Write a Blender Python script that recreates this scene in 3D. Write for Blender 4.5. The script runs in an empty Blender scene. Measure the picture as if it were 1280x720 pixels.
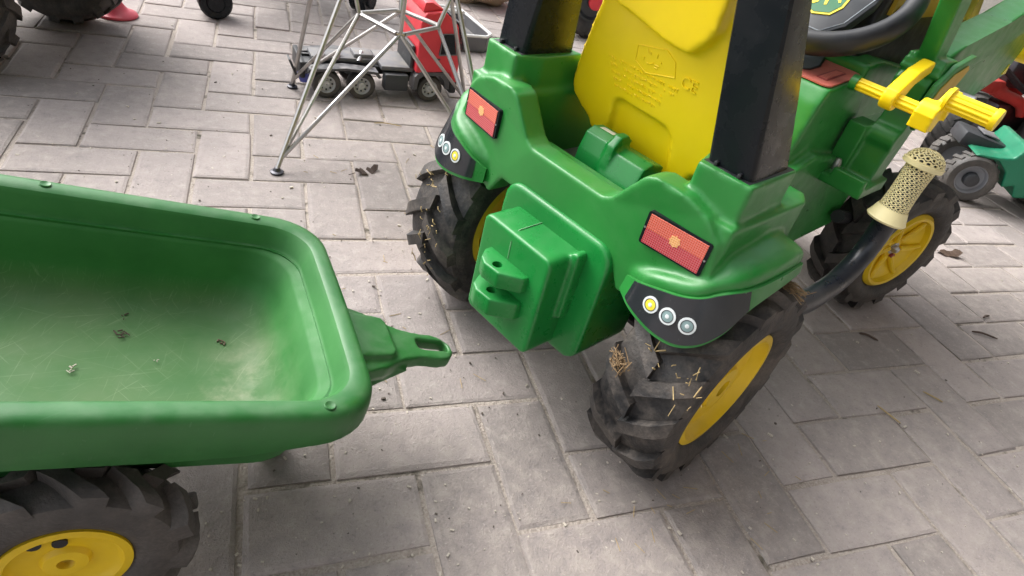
import bpy, bmesh, math, random
from mathutils import Vector, Matrix
random.seed(7)
sc = bpy.context.scene
COL = sc.collection
PI = math.pi
rad = math.radians

# ------------------------------------------------------------------ camera, sky, sun, exposure
CAM_R = ((0.935138, -0.286856, 0.207919), (-0.019004, -0.626640, -0.779077), (0.353773, 0.724594, -0.591446))
CAM_C = Vector((-0.262598, -0.554501, 0.659611))
cd = bpy.data.cameras.new('camera'); cam = bpy.data.objects.new('camera', cd); COL.objects.link(cam)
cd.sensor_width = 36.0; cd.lens = 788.09 / 1280 * 36.0; cd.clip_start = 0.02; cd.clip_end = 500
r0, r1, r2 = [Vector(v) for v in CAM_R]
cam.matrix_world = Matrix(((r0.x, -r1.x, -r2.x, CAM_C.x), (r0.y, -r1.y, -r2.y, CAM_C.y), (r0.z, -r1.z, -r2.z, CAM_C.z), (0, 0, 0, 1)))
sc.camera = cam

SUN_AZ, SUN_EL = rad(128), rad(46)      # azimuth measured from +X towards +Y: light comes from the far left
w = bpy.data.worlds.new('World'); sc.world = w; w.use_nodes = True
nt = w.node_tree; nt.nodes.clear()
sky = nt.nodes.new('ShaderNodeTexSky'); sky.sky_type = 'NISHITA'; sky.sun_disc = False
sky.sun_elevation = SUN_EL; sky.sun_rotation = PI / 2 - SUN_AZ
sky.air_density = 1.0; sky.dust_density = 4.0; sky.ozone_density = 1.0
hsv = nt.nodes.new('ShaderNodeHueSaturation'); hsv.inputs['Saturation'].default_value = 0.25   # overcast: the cloud deck greys the sky
bg = nt.nodes.new('ShaderNodeBackground'); bg.inputs[1].default_value = 0.14
wo = nt.nodes.new('ShaderNodeOutputWorld')
nt.links.new(sky.outputs[0], hsv.inputs['Color']); nt.links.new(hsv.outputs[0], bg.inputs[0]); nt.links.new(bg.outputs[0], wo.inputs[0])
sd = bpy.data.lights.new('sun', 'SUN'); sd.energy = 1.3; sd.angle = rad(50); sd.color = (1.0, 0.98, 0.965)
so = bpy.data.objects.new('sun', sd); COL.objects.link(so)
sdir = Vector((math.cos(SUN_AZ) * math.cos(SUN_EL), math.sin(SUN_AZ) * math.cos(SUN_EL), math.sin(SUN_EL)))
so.rotation_euler = sdir.to_track_quat('Z', 'Y').to_euler(); so.location = sdir * 8
sc.view_settings.view_transform = 'Standard'; sc.view_settings.look = 'None'
sc.view_settings.exposure = 1.34; sc.view_settings.gamma = 1.0
sc.view_settings.use_curve_mapping = False
sc.render.engine = 'CYCLES'

# ------------------------------------------------------------------ material helpers
MATS = {}
def s2l(c):
    return tuple((x / 12.92 if x <= 0.04045 else ((x + 0.055) / 1.055) ** 2.4) for x in c)
class NT:
    def __init__(s, m):
        m.use_nodes = True; s.t = m.node_tree; s.t.nodes.clear()
        s.out = s.n('ShaderNodeOutputMaterial'); s.b = s.n('ShaderNodeBsdfPrincipled'); s.l(s.b.outputs[0], s.out.inputs[0])
    def n(s, k, **kw):
        o = s.t.nodes.new(k)
        for a, v in kw.items(): setattr(o, a, v)
        return o
    def l(s, a, b): s.t.links.new(a, b)
    def coord(s, kind='Object'):
        return s.n('ShaderNodeTexCoord').outputs[kind]
    def pos(s): return s.n('ShaderNodeNewGeometry').outputs['Position']
    def noise(s, vec, scale, detail=4, rough=0.55, stretch=None):
        if stretch:
            m = s.n('ShaderNodeMapping', vector_type='TEXTURE'); m.inputs['Scale'].default_value = tuple(1 / q for q in stretch[:3])
            if len(stretch) > 3: m.inputs['Rotation'].default_value = (0, 0, stretch[3])
            s.l(vec, m.inputs[0]); vec = m.outputs[0]
        o = s.n('ShaderNodeTexNoise'); o.inputs['Scale'].default_value = scale; o.inputs['Detail'].default_value = detail
        o.inputs['Roughness'].default_value = rough; s.l(vec, o.inputs['Vector']); return o.outputs['Fac']
    def ramp(s, fac, lo, hi, a=0.0, b=1.0):
        o = s.n('ShaderNodeMapRange'); o.inputs[1].default_value = lo; o.inputs[2].default_value = hi
        o.inputs[3].default_value = a; o.inputs[4].default_value = b; s.l(fac, o.inputs[0]); return o.outputs[0]
    def math(s, op, a, b):
        o = s.n('ShaderNodeMath', operation=op)
        for i, x in enumerate((a, b)):
            if isinstance(x, (int, float)): o.inputs[i].default_value = x
            else: s.l(x, o.inputs[i])
        return o.outputs[0]
    def mix(s, fac, a, b):
        o = s.n('ShaderNodeMix', data_type='RGBA')
        if isinstance(fac, (int, float)): o.inputs[0].default_value = fac
        else: s.l(fac, o.inputs[0])
        for i, x in ((6, a), (7, b)):
            if isinstance(x, tuple): o.inputs[i].default_value = (*x[:3], 1)
            else: s.l(x, o.inputs[i])
        return o.outputs[2]
    def bump(s, h, strength=0.3, dist=0.002):
        o = s.n('ShaderNodeBump'); o.inputs['Strength'].default_value = strength; o.inputs['Distance'].default_value = dist
        s.l(h, o.inputs['Height']); s.l(o.outputs[0], s.b.inputs['Normal'])
def mat(name):
    m = bpy.data.materials.new(name); MATS[name] = m; return m, NT(m)

def plastic(name, c, rough=0.38, dust=0.3, dcol=(0.34, 0.31, 0.26), bump=0.12, spec=0.5, scuff=0.25, uneven=0.12):
    m, t = mat(name); v = t.coord('Object')
    n1 = t.noise(v, 9, 5); n2 = t.noise(v, 45, 4); n3 = t.noise(v, 420, 3)
    c2 = tuple(x * (1 - uneven) for x in c); c3 = tuple(min(1, x * (1 + uneven)) for x in c)
    base = t.mix(t.ramp(n1, 0.35, 0.65), c2, c3)
    geo = t.n('ShaderNodeNewGeometry'); sep = t.n('ShaderNodeSeparateXYZ'); t.l(geo.outputs['Normal'], sep.inputs[0])
    up = t.ramp(sep.outputs[2], 0.25, 0.95, 0.12, 1.0)
    d = t.math('MULTIPLY', t.ramp(n2, 0.42, 0.72), up)
    d2 = t.math('MULTIPLY', t.math('ADD', d, t.math('MULTIPLY', t.ramp(n1, 0.45, 0.7), up)), dust)
    base = t.mix(d2, base, dcol)
    if scuff:
        sx = t.noise(v, 16, 3, 0.6, (1, 26, 6, 0.5)); sy = t.noise(v, 16, 3, 0.6, (24, 1, 6, -0.4))
        s_ = t.math('MULTIPLY', t.math('ADD', t.ramp(sx, 0.68, 0.74), t.ramp(sy, 0.69, 0.75)), scuff)
        base = t.mix(s_, base, tuple(min(1, x * 1.2 + 0.09) for x in c))
    t.l(base, t.b.inputs['Base Color'])
    t.l(t.math('ADD', t.ramp(n2, 0.3, 0.7, rough - 0.07, rough + 0.1), t.math('MULTIPLY', d2, 0.35)), t.b.inputs['Roughness'])
    t.b.inputs['Specular IOR Level'].default_value = spec
    t.bump(t.math('ADD', n3, t.math('MULTIPLY', n2, 1.2)), bump, 0.0006)
    return m

GREEN = (0.020, 0.200, 0.034)
plastic('green_plastic', GREEN, 0.34, 0.10, (0.26, 0.30, 0.18), scuff=0.06)
plastic('mud', (0.17, 0.135, 0.105), 0.9, 0.3, scuff=0)
plastic('green_hitch', (0.008, 0.200, 0.034), 0.30, 0.05, (0.25, 0.36, 0.24))
plastic('green_trailer', (0.018, 0.132, 0.024), 0.40, 0.10, (0.34, 0.40, 0.31), scuff=0.35)
plastic('yellow_plastic', (0.94, 0.680, 0.004), 0.40, 0.02, (0.45, 0.36, 0.12), bump=0.08, scuff=0.03, uneven=0.05)
plastic('yellow_rim', (0.76, 0.52, 0.008), 0.40, 0.15, (0.28, 0.22, 0.10), scuff=0.2)
plastic('yellow_dirty', (0.52, 0.34, 0.02), 0.5, 0.3, (0.3, 0.26, 0.15))
plastic('black_plastic', (0.008, 0.010, 0.013), 0.26, 0.05, (0.16, 0.14, 0.11), bump=0.05, scuff=0.08, spec=0.22)
plastic('black_matte', (0.012, 0.013, 0.016), 0.45, 0.05, (0.2, 0.19, 0.17), scuff=0.1)
plastic('seam_green', (0.16, 0.36, 0.18), 0.5, 0.1, scuff=0)
plastic('navy_tube', (0.012, 0.015, 0.022), 0.3, 0.03, scuff=0.05)
plastic('charcoal', (0.024, 0.027, 0.031), 0.45, 0.08, (0.2, 0.2, 0.19), scuff=0.1)
plastic('dash_grey', (0.10, 0.12, 0.14), 0.5, 0.1)
plastic('red_plastic', (0.62, 0.030, 0.045), 0.35, 0.10, (0.4, 0.25, 0.22), scuff=0.05)
plastic('red_faded', (0.52, 0.05, 0.04), 0.45, 0.35, (0.3, 0.22, 0.18))
plastic('pink_red', (0.60, 0.065, 0.10), 0.4, 0.1, (0.5, 0.3, 0.3))
plastic('teal_plastic', (0.004, 0.17, 0.085), 0.4, 0.08)
plastic('silver_plastic', (0.38, 0.38, 0.38), 0.4, 0.15)
plastic('grey_rim', (0.20, 0.21, 0.23), 0.45, 0.2)
plastic('truck_grey', (0.05, 0.05, 0.055), 0.35, 0.5, (0.3, 0.29, 0.28))
plastic('dusty_grey', (0.13, 0.13, 0.14), 0.55, 0.4)
plastic('blue_plastic', (0.05, 0.06, 0.30), 0.4, 0.2)
plastic('tray_floor', (0.10, 0.13, 0.09), 0.55, 0.7, (0.22, 0.23, 0.19))
plastic('decal_black', (0.018, 0.020, 0.024), 0.18, 0.06, (0.3, 0.3, 0.3), bump=0.02, scuff=0.3)
plastic('decal_red', (0.46, 0.115, 0.085), 0.5, 0.15, scuff=0.15)
plastic('decal_darkred', (0.24, 0.03, 0.03), 0.5, 0.1, scuff=0.1)
plastic('decal_yellow', (0.75, 0.62, 0.03), 0.35, 0.02, scuff=0)
plastic('decal_green', (0.02, 0.13, 0.05), 0.35, 0.02, scuff=0)
plastic('decal_line', (0.30, 0.33, 0.36), 0.4, 0.0, scuff=0)
plastic('lamp_white', (0.62, 0.66, 0.66), 0.3, 0.05, scuff=0.05)
plastic('lamp_grey', (0.20, 0.29, 0.29), 0.3, 0.05, scuff=0.05)
plastic('lamp_yellow', (0.80, 0.66, 0.05), 0.3, 0.03, scuff=0)
plastic('white_plastic', (0.72, 0.72, 0.70), 0.35, 0.1)
plastic('beige_cloth', (0.34, 0.25, 0.17), 0.8, 0.2)
plastic('cream_grip', (0.84, 0.75, 0.42), 0.5, 0.1, (0.5, 0.42, 0.2), scuff=0.05)

def metal(name, c, rough):
    m, t = mat(name); v = t.coord('Object'); n = t.noise(v, 25, 4)
    t.l(t.mix(t.ramp(n, 0.45, 0.8), c, tuple(x * 0.75 for x in c)), t.b.inputs['Base Color'])
    t.b.inputs['Metallic'].default_value = 1.0
    t.l(t.ramp(n, 0.3, 0.7, rough, rough + 0.15), t.b.inputs['Roughness'])
metal('chrome', (0.46, 0.445, 0.43), 0.30)
metal('steel', (0.50, 0.50, 0.50), 0.35)
metal('dark_steel', (0.10, 0.10, 0.11), 0.4)

def rubber(name, base, dirt, amount, lo=0.40, hi=0.68):
    m, t = mat(name); v = t.coord('Object')
    n1 = t.noise(v, 14, 6, 0.62); n2 = t.noise(v, 70, 5, 0.6); n3 = t.noise(v, 300, 3)
    d = t.math('MULTIPLY', t.math('ADD', t.math('MULTIPLY', t.ramp(n1, lo, hi), 0.7), t.math('MULTIPLY', t.ramp(n2, 0.45, 0.75), 0.5)), amount)
    c = t.mix(t.ramp(n3, 0.3, 0.7), dirt, tuple(x * 0.55 for x in dirt))
    t.l(t.mix(d, base, c), t.b.inputs['Base Color'])
    t.l(t.ramp(n2, 0.3, 0.7, 0.48, 0.72), t.b.inputs['Roughness'])
    t.bump(t.math('ADD', n2, t.math('MULTIPLY', n3, 0.5)), 0.5, 0.0025)
rubber('tyre_dirty', (0.014, 0.014, 0.015), (0.19, 0.160, 0.135), 0.72, 0.44, 0.62)
rubber('tyre_clean', (0.018, 0.018, 0.019), (0.15, 0.125, 0.105), 0.7)
rubber('tyre_dusty', (0.025, 0.024, 0.023), (0.11, 0.10, 0.09), 0.8)
rubber('tyre_grey', (0.05, 0.047, 0.044), (0.18, 0.16, 0.14), 0.8)
rubber('tyre_trailer', (0.045, 0.042, 0.041), (0.17, 0.15, 0.135), 0.7)

def lens(name, c):
    m, t = mat(name); v = t.coord('Object')
    m1 = t.n('ShaderNodeMapping'); m1.inputs['Scale'].default_value = (1, 1, 1); t.l(v, m1.inputs[0])
    w1 = t.n('ShaderNodeTexWave', bands_direction='Y'); w1.inputs['Scale'].default_value = 130; t.l(m1.outputs[0], w1.inputs[0])
    w2 = t.n('ShaderNodeTexWave', bands_direction='Z'); w2.inputs['Scale'].default_value = 130; t.l(m1.outputs[0], w2.inputs[0])
    g = t.math('MULTIPLY', w1.outputs['Fac'], w2.outputs['Fac'])
    t.l(t.mix(t.ramp(g, 0.0, 0.55), tuple(min(1, x * 0.95 + 0.12) for x in c), c), t.b.inputs['Base Color'])
    t.b.inputs['Roughness'].default_value = 0.25; t.b.inputs['Coat Weight'].default_value = 0.4
    t.bump(g, 0.4, 0.0008)
lens('lens_orange', (0.60, 0.072, 0.028)); lens('lens_red', (0.46, 0.010, 0.022)); lens('highlight_tint', (0.78, 0.36, 0.10))

def paver_mat(name, island=False):
    m, t = mat(name); p = t.pos()
    n0 = t.noise(p, 1.1, 3); n1 = t.noise(p, 7, 6, 0.6); n2 = t.noise(p, 42, 6, 0.65); n3 = t.noise(p, 260, 4, 0.7); n4 = t.noise(p, 620, 2)
    if island:
        rnd = t.n('ShaderNodeNewGeometry').outputs['Random Per Island']
    else:
        rnd = t.n('ShaderNodeObjectInfo').outputs['Random']
    a = t.mix(rnd, (0.262, 0.230, 0.217), (0.400, 0.348, 0.328))
    a = t.mix(t.ramp(n1, 0.38, 0.66, 0, 0.55), a, (0.250, 0.226, 0.213))
    a = t.mix(t.ramp(n2, 0.52, 0.72, 0, 0.45), a, (0.46, 0.42, 0.385))
    a = t.mix(t.ramp(n2, 0.46, 0.30, 0, 0.40), a, (0.20, 0.185, 0.175))
    a = t.mix(t.ramp(n3, 0.58, 0.74, 0, 0.60), a, (0.54, 0.49, 0.455))
    a = t.mix(t.ramp(n3, 0.42, 0.28, 0, 0.65), a, (0.13, 0.12, 0.115))
    # sand swept over the stones and dark stains
    s_ = t.math('MULTIPLY', t.ramp(n0, 0.45, 0.7), t.ramp(n2, 0.35, 0.6))
    a = t.mix(t.math('MULTIPLY', s_, 0.4), a, (0.47, 0.41, 0.35))
    st = t.noise(p, 3.1, 5, 0.7)
    a = t.mix(t.ramp(st, 0.62, 0.76, 0, 0.22), a, (0.15, 0.14, 0.135))
    t.l(a, t.b.inputs['Base Color'])
    t.l(t.ramp(n3, 0.3, 0.7, 0.72, 0.92), t.b.inputs['Roughness']); t.b.inputs['Specular IOR Level'].default_value = 0.35
    t.bump(t.math('ADD', t.math('MULTIPLY', n2, 1.6), t.math('ADD', n3, t.math('MULTIPLY', n4, 0.6))), 0.75, 0.0018)
paver_mat('paver_stone'); paver_mat('paver_stone_far', True)
m, t = mat('joint_sand'); p = t.pos()
a = t.mix(t.ramp(t.noise(p, 9, 5), 0.35, 0.65), (0.42, 0.362, 0.315), (0.27, 0.230, 0.200))
a = t.mix(t.ramp(t.noise(p, 300, 4), 0.42, 0.62), a, (0.42, 0.37, 0.32))
a = t.mix(t.ramp(t.noise(p, 26, 5), 0.58, 0.70), a, (0.085, 0.075, 0.055))
t.l(a, t.b.inputs['Base Color']); t.b.inputs['Roughness'].default_value = 0.95
t.bump(t.math('ADD', t.noise(p, 260, 4), t.noise(p, 60, 3)), 1.0, 0.003)
def flat(name, c, rough=0.8):
    m, t = mat(name); v = t.pos(); n = t.noise(v, 120, 4)
    t.l(t.mix(n, tuple(x * 0.7 for x in c), tuple(min(1, x * 1.3) for x in c)), t.b.inputs['Base Color']); t.b.inputs['Roughness'].default_value = rough
flat('straw', (0.38, 0.28, 0.13)); flat('dry_leaf', (0.075, 0.05, 0.038)); flat('leaf_brown', (0.13, 0.085, 0.06)); flat('grit_dark', (0.10, 0.08, 0.065)); flat('grit_light', (0.5, 0.45, 0.38))
flat('hay_clump', (0.21, 0.135, 0.065)); flat('timber', (0.20, 0.14, 0.09)); flat('plaster', (0.42, 0.40, 0.36)); flat('added_roof_sheet', (0.20, 0.19, 0.18))

# trailer tub inside: scratches, dust and a dried mud patch
m, t = mat('tub_inside'); v = t.coord('Object')
n1 = t.noise(v, 10, 5); n2 = t.noise(v, 50, 5)
sep = t.n('ShaderNodeSeparateXYZ'); t.l(v, sep.inputs[0])
base = t.mix(t.ramp(n1, 0.35, 0.65), (0.022, 0.130, 0.026), (0.038, 0.175, 0.040))
fl = t.ramp(sep.outputs[2], -0.070, -0.098)          # how much of the tub bottom
scr = None
for sc_, st_ in ((13, (1, 34, 4, 0.75)), (11, (1, 40, 4, -0.35)), (15, (1, 34, 4, 1.35)), (12, (1, 42, 4, 0.2)), (14, (1, 36, 4, 2.2)), (10, (1, 45, 4, 1.05))):
    q = t.ramp(t.noise(v, sc_, 3, 0.6, st_), 0.64, 0.70); scr = q if scr is None else t.math('ADD', scr, q)
scr = t.math('MULTIPLY', t.math('MULTIPLY', scr, t.ramp(n1, 0.36, 0.6)), t.math('MULTIPLY', fl, 0.36))
base = t.mix(scr, base, (0.34, 0.46, 0.28))
base = t.mix(t.math('MULTIPLY', fl, t.ramp(n1, 0.32, 0.62, 0.25, 0.60)), base, (0.120, 0.165, 0.078))
pn = t.math('ADD', sep.outputs[0], t.math('MULTIPLY', t.ramp(n2, 0.3, 0.7, -1, 1), 0.012))
patch = t.math('MULTIPLY', t.math('MULTIPLY', t.ramp(pn, -0.122, -0.098), t.ramp(pn, -0.030, -0.075)), t.ramp(sep.outputs[1], 0.075, 0.005))
patch = t.math('MULTIPLY', t.math('MULTIPLY', patch, t.ramp(t.noise(v, 22, 6, 0.7), 0.36, 0.60)), t.ramp(sep.outputs[2], -0.030, -0.088))
base = t.mix(t.math('MULTIPLY', patch, t.ramp(n2, 0.3, 0.6, 0.15, 0.45)), base, (0.38, 0.37, 0.27))
t.l(base, t.b.inputs['Base Color']); t.l(t.ramp(n2, 0.3, 0.7, 0.50, 0.72), t.b.inputs['Roughness']); t.b.inputs['Specular IOR Level'].default_value = 0.35; t.bump(n2, 0.12, 0.0006)

# ------------------------------------------------------------------ mesh helpers
def finish(name, bm, m, parent=None, smooth=35, loc=None, rot=None):
    me = bpy.data.meshes.new(name)
    bmesh.ops.recalc_face_normals(bm, faces=bm.faces[:])
    bm.to_mesh(me); bm.free()
    if smooth:
        for f in me.polygons: f.use_smooth = True
        me.set_sharp_from_angle(angle=rad(smooth))
    if isinstance(m, str): m = [m]
    for x in m: me.materials.append(MATS[x])
    o = bpy.data.objects.new(name, me); COL.objects.link(o)
    if parent: o.parent = parent
    if loc is not None: o.location = loc
    if rot is not None: o.rotation_euler = rot
    return o
def thing(name, label, cat, loc=(0, 0, 0), rotz=0, group=None, matrix=None):
    o = bpy.data.objects.new(name, None); COL.objects.link(o); o.empty_display_size = 0.05
    if matrix is not None: o.matrix_world = matrix
    else: o.location = loc; o.rotation_euler = (0, 0, rotz)
    return tag(o, label, cat, group)
def tag(o, label, cat, group=None):
    o['label'] = label; o['category'] = cat
    if group: o['group'] = group
    return o
def B(): return bmesh.new()
def box(bm, c, s, rot=None, bev=0.0, seg=2, taper=None):
    r = bmesh.ops.create_cube(bm, size=1.0); vs = r['verts']
    for v in vs:
        k = 1.0
        if taper and v.co.z > 0: v.co.x *= taper[0]; v.co.y *= taper[1]
        v.co = Vector((v.co.x * s[0], v.co.y * s[1], v.co.z * s[2]))
    es = list({e for v in vs for e in v.link_edges})
    if bev:
        r2_ = bmesh.ops.bevel(bm, geom=es, offset=bev, segments=seg, profile=0.5, affect='EDGES')
        vs = list({v for f in r2_['faces'] for v in f.verts} | {v for v in vs if v.is_valid})
    M = Matrix.Translation(c) @ (rot.to_4x4() if rot is not None else Matrix.Identity(4))
    for v in vs: v.co = M @ v.co
    return vs
def prism(bm, poly, axis, lo, hi, fn=None, bev=0.0, seg=2):
    """poly of 2-D points extruded along axis ('X': pts=(y,z), 'Y': pts=(x,z), 'Z': pts=(x,y))"""
    def p3(a, h):
        return Vector({'X': (h, a[0], a[1]), 'Y': (a[0], h, a[1]), 'Z': (a[0], a[1], h)}[axis])
    A = [bm.verts.new(p3(a, lo)) for a in poly]; C_ = [bm.verts.new(p3(a, hi)) for a in poly]
    n = len(poly); fs = [bm.faces.new(A[::-1]), bm.faces.new(C_)]
    for i in range(n): fs.append(bm.faces.new((A[i], A[(i + 1) % n], C_[(i + 1) % n], C_[i])))
    vs = A + C_
    if bev:
        es = list({e for f in fs for e in f.edges})
        r_ = bmesh.ops.bevel(bm, geom=es, offset=bev, segments=seg, profile=0.5, affect='EDGES', clamp_overlap=True)
        vs = list({v for f in r_['faces'] for v in f.verts} | {v for v in vs if v.is_valid})
    if fn:
        for v in vs: v.co = Vector(fn(v.co))
    return vs
def tube(bm, pts, r, n=10, cap=True):
    pts = [Vector(p) for p in pts]; rs = r if isinstance(r, (list, tuple)) else [r] * len(pts)
    rings = []; up = Vector((0.123, 0.31, 0.94)).normalized()
    for i, p in enumerate(pts):
        d = (pts[min(i + 1, len(pts) - 1)] - pts[max(i - 1, 0)]).normalized()
        a = d.cross(up)
        if a.length < 1e-3: a = d.cross(Vector((1, 0, 0)))
        a.normalize(); b = d.cross(a)
        rings.append([bm.verts.new(p + rs[i] * (math.cos(2 * PI * k / n) * a + math.sin(2 * PI * k / n) * b)) for k in range(n)])
    for i in range(len(rings) - 1):
        for k in range(n):
            bm.faces.new((rings[i][k], rings[i][(k + 1) % n], rings[i + 1][(k + 1) % n], rings[i + 1][k]))
    if cap: bm.faces.new(rings[0][::-1]); bm.faces.new(rings[-1])
    return rings
def spline(pts, n=6):
    pts = [Vector(p) for p in pts]; out = []
    P = [2 * pts[0] - pts[1]] + pts + [2 * pts[-1] - pts[-2]]
    for i in range(1, len(P) - 2):
        for k in range(n):
            u = k / n; a, b, c, d = P[i - 1], P[i], P[i + 1], P[i + 2]
            out.append(0.5 * ((2 * b) + (c - a) * u + (2 * a - 5 * b + 4 * c - d) * u * u + (3 * b - a - 3 * c + d) * u ** 3))
    out.append(pts[-1]); return out
def lathe(bm, prof, n=32, axis='Y', c=(0, 0, 0), close=False, arc=None):
    """prof: list of (r, h); revolved about axis through c"""
    c = Vector(c); rings = []
    for (r, h) in prof:
        ring = []
        for k in range(n):
            a = 2 * PI * k / n; x, y = r * math.cos(a), r * math.sin(a)
            ring.append(bm.verts.new(c + Vector({'Y': (x, h, y), 'X': (h, x, y), 'Z': (x, y, h)}[axis])))
        rings.append(ring)
    m_ = len(rings)
    for i in range(m_ if close else m_ - 1):
        for k in range(n):
            bm.faces.new((rings[i][k], rings[i][(k + 1) % n], rings[(i + 1) % m_][(k + 1) % n], rings[(i + 1) % m_][k]))
    if not close:
        for ring, flip in ((rings[0], True), (rings[-1], False)):
            bm.faces.new(ring[::-1] if flip else ring)
    return rings
def rr(cx, cy, hx, hy, r, n=6):
    out = []
    for (sx, sy, a0) in ((1, 1, 0), (-1, 1, PI / 2), (-1, -1, PI), (1, -1, 1.5 * PI)):
        for k in range(n + 1):
            a = a0 + k / n * PI / 2
            out.append((cx + sx * (hx - r) + r * math.cos(a), cy + sy * (hy - r) + r * math.sin(a)))
    return out
def molded(name, addf, m, parent, voxel=0.003, it=8, subf=None, fac=0.5):
    """blow-moulded plastic: overlapping solids fused by a voxel remesh and softened, so that every corner has a fillet"""
    bm = B(); addf(bm); bmesh.ops.recalc_face_normals(bm, faces=bm.faces[:])
    me = bpy.data.meshes.new(name); bm.to_mesh(me); bm.free()
    tmp = bpy.data.objects.new('tmp', me); COL.objects.link(tmp); kill = [tmp]
    a = tmp.modifiers.new('r', 'REMESH'); a.mode = 'VOXEL'; a.voxel_size = voxel
    if subf:
        bs = B(); subf(bs); bmesh.ops.recalc_face_normals(bs, faces=bs.faces[:])
        ms = bpy.data.meshes.new('s'); bs.to_mesh(ms); bs.free()
        ob = bpy.data.objects.new('tmp2', ms); COL.objects.link(ob); kill.append(ob)
        q = tmp.modifiers.new('b', 'BOOLEAN'); q.object = ob; q.operation = 'DIFFERENCE'; q.solver = 'EXACT'
        a = tmp.modifiers.new('r2', 'REMESH'); a.mode = 'VOXEL'; a.voxel_size = voxel
    s = tmp.modifiers.new('s', 'SMOOTH'); s.factor = fac; s.iterations = it
    dg = bpy.context.evaluated_depsgraph_get(); dg.update()
    out = bpy.data.meshes.new_from_object(tmp.evaluated_get(dg))
    for k in kill: bpy.data.objects.remove(k)
    for f in out.polygons: f.use_smooth = True
    out.materials.clear(); out.materials.append(MATS[m]); out.name = name
    o = bpy.data.objects.new(name, out); COL.objects.link(o)
    if parent: o.parent = parent
    return o
def textmesh(body, size, depth):
    cu = bpy.data.curves.new('t', 'FONT'); cu.body = body; cu.size = size; cu.extrude = depth; cu.align_x = 'CENTER'; cu.align_y = 'CENTER'
    cu.resolution_u = 3
    o = bpy.data.objects.new('t', cu); COL.objects.link(o)
    dg = bpy.context.evaluated_depsgraph_get(); dg.update()
    me = bpy.data.meshes.new_from_object(o.evaluated_get(dg)); bpy.data.objects.remove(o); return me

def project(x, y, z=0.0):
    d = Vector((x, y, z)) - CAM_C; cz = r2.dot(d)
    if cz < 0.03: return None
    return 640 + 788.09 * r0.dot(d) / cz, 360 + 788.09 * r1.dot(d) / cz

# ================================================================== SETTING
bm = B(); g = 40.0
vs = [bm.verts.new((x, y, -0.0035)) for x, y in ((-g, -g), (g, -g), (g, g), (-g, g))]; bm.faces.new(vs)
ground = finish('paved_ground', bm, 'joint_sand', smooth=0); ground['kind'] = 'structure'
def paver_bm(bm, L, W, seed, M=None, h=0.02):
    rg = random.Random(seed); ch = 0.0050
    j = lambda a: rg.uniform(-a, a)
    def ring(dx, z, jit):
        pts = []
        for (sx, sy) in ((-1, -1), (0, -1), (1, -1), (1, 1), (0, 1), (-1, 1)):
            pts.append(Vector((sx * (L / 2 - dx) + j(jit), sy * (W / 2 - dx) + j(jit), z + j(jit * 0.35))))
        return pts
    rings = [ring(0, -h, 0.0), ring(0, -ch, 0.0015), ring(ch * 0.35, -ch * 0.28, 0.0013), ring(ch * 1.3, 0, 0.0012)]
    rv = [[bm.verts.new((M @ p) if M else p) for p in r] for r in rings]
    for a in range(3):
        for k in range(6): bm.faces.new((rv[a][k], rv[a][(k + 1) % 6], rv[a + 1][(k + 1) % 6], rv[a + 1][k]))
    bm.faces.new(rv[-1])
def joint(): return random.uniform(0.0030, 0.0068)
variants = []
for k in range(14):
    bm = B(); paver_bm(bm, 0.2 - joint(), 0.1 - joint(), k)
    me = bpy.data.meshes.new('paver'); bmesh.ops.recalc_face_normals(bm, faces=bm.faces[:]); bm.to_mesh(me); bm.free()
    me.materials.append(MATS['paver_stone']); variants.append(me)
cells = []
for u in range(-40, 60):
    for v in range(-22, 62):
        k = (u - v) % 4
        if k == 2: cx, cy, vert = u + 0.5, v + 1.0, True
        elif k == 3: cx, cy, vert = u + 1.0, v + 0.5, False
        else: continue
        cells.append((cx * 0.1, cy * 0.1, vert))
seen, far = [], []
for c in cells:
    q = project(c[0], c[1]); d = (Vector((c[0], c[1], 0)) - CAM_C).length
    if q and -30 < q[0] < 1310 and -25 < q[1] < 745: seen.append((d ** 3, c))
    elif d < 3.2: far.append(c)
seen.sort(key=lambda s: s[0])
def wob(c):
    rg = random.Random(hash((round(c[0], 2), round(c[1], 2))))
    return (c[0] + rg.gauss(0, 0.0012), c[1] + rg.gauss(0, 0.0012), rg.gauss(0, 0.0007)), (rg.gauss(0, 0.0045), rg.gauss(0, 0.0045), (PI / 2 if c[2] else 0) + rg.gauss(0, 0.006) + (PI if rg.random() < .5 else 0)), rg.randrange(14)
for d, c in seen[:300]:
    l_, r_, k = wob(c)
    o = bpy.data.objects.new('paver', variants[k]); COL.objects.link(o); o.location = l_; o.rotation_euler = r_; o.parent = ground
bm = B()
for c in [s[1] for s in seen[300:]] + far:
    l_, r_, k = wob(c)
    if abs(l_[0]) > 7 or abs(l_[1]) > 7: continue
    M = Matrix.Translation(l_) @ Matrix.Rotation(r_[2], 4, 'Z')
    paver_bm(bm, 0.2 - joint(), 0.1 - joint(), k, M)
o = finish('paver_field', bm, 'paver_stone_far', ground, smooth=0); o['kind'] = 'stuff'

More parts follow.
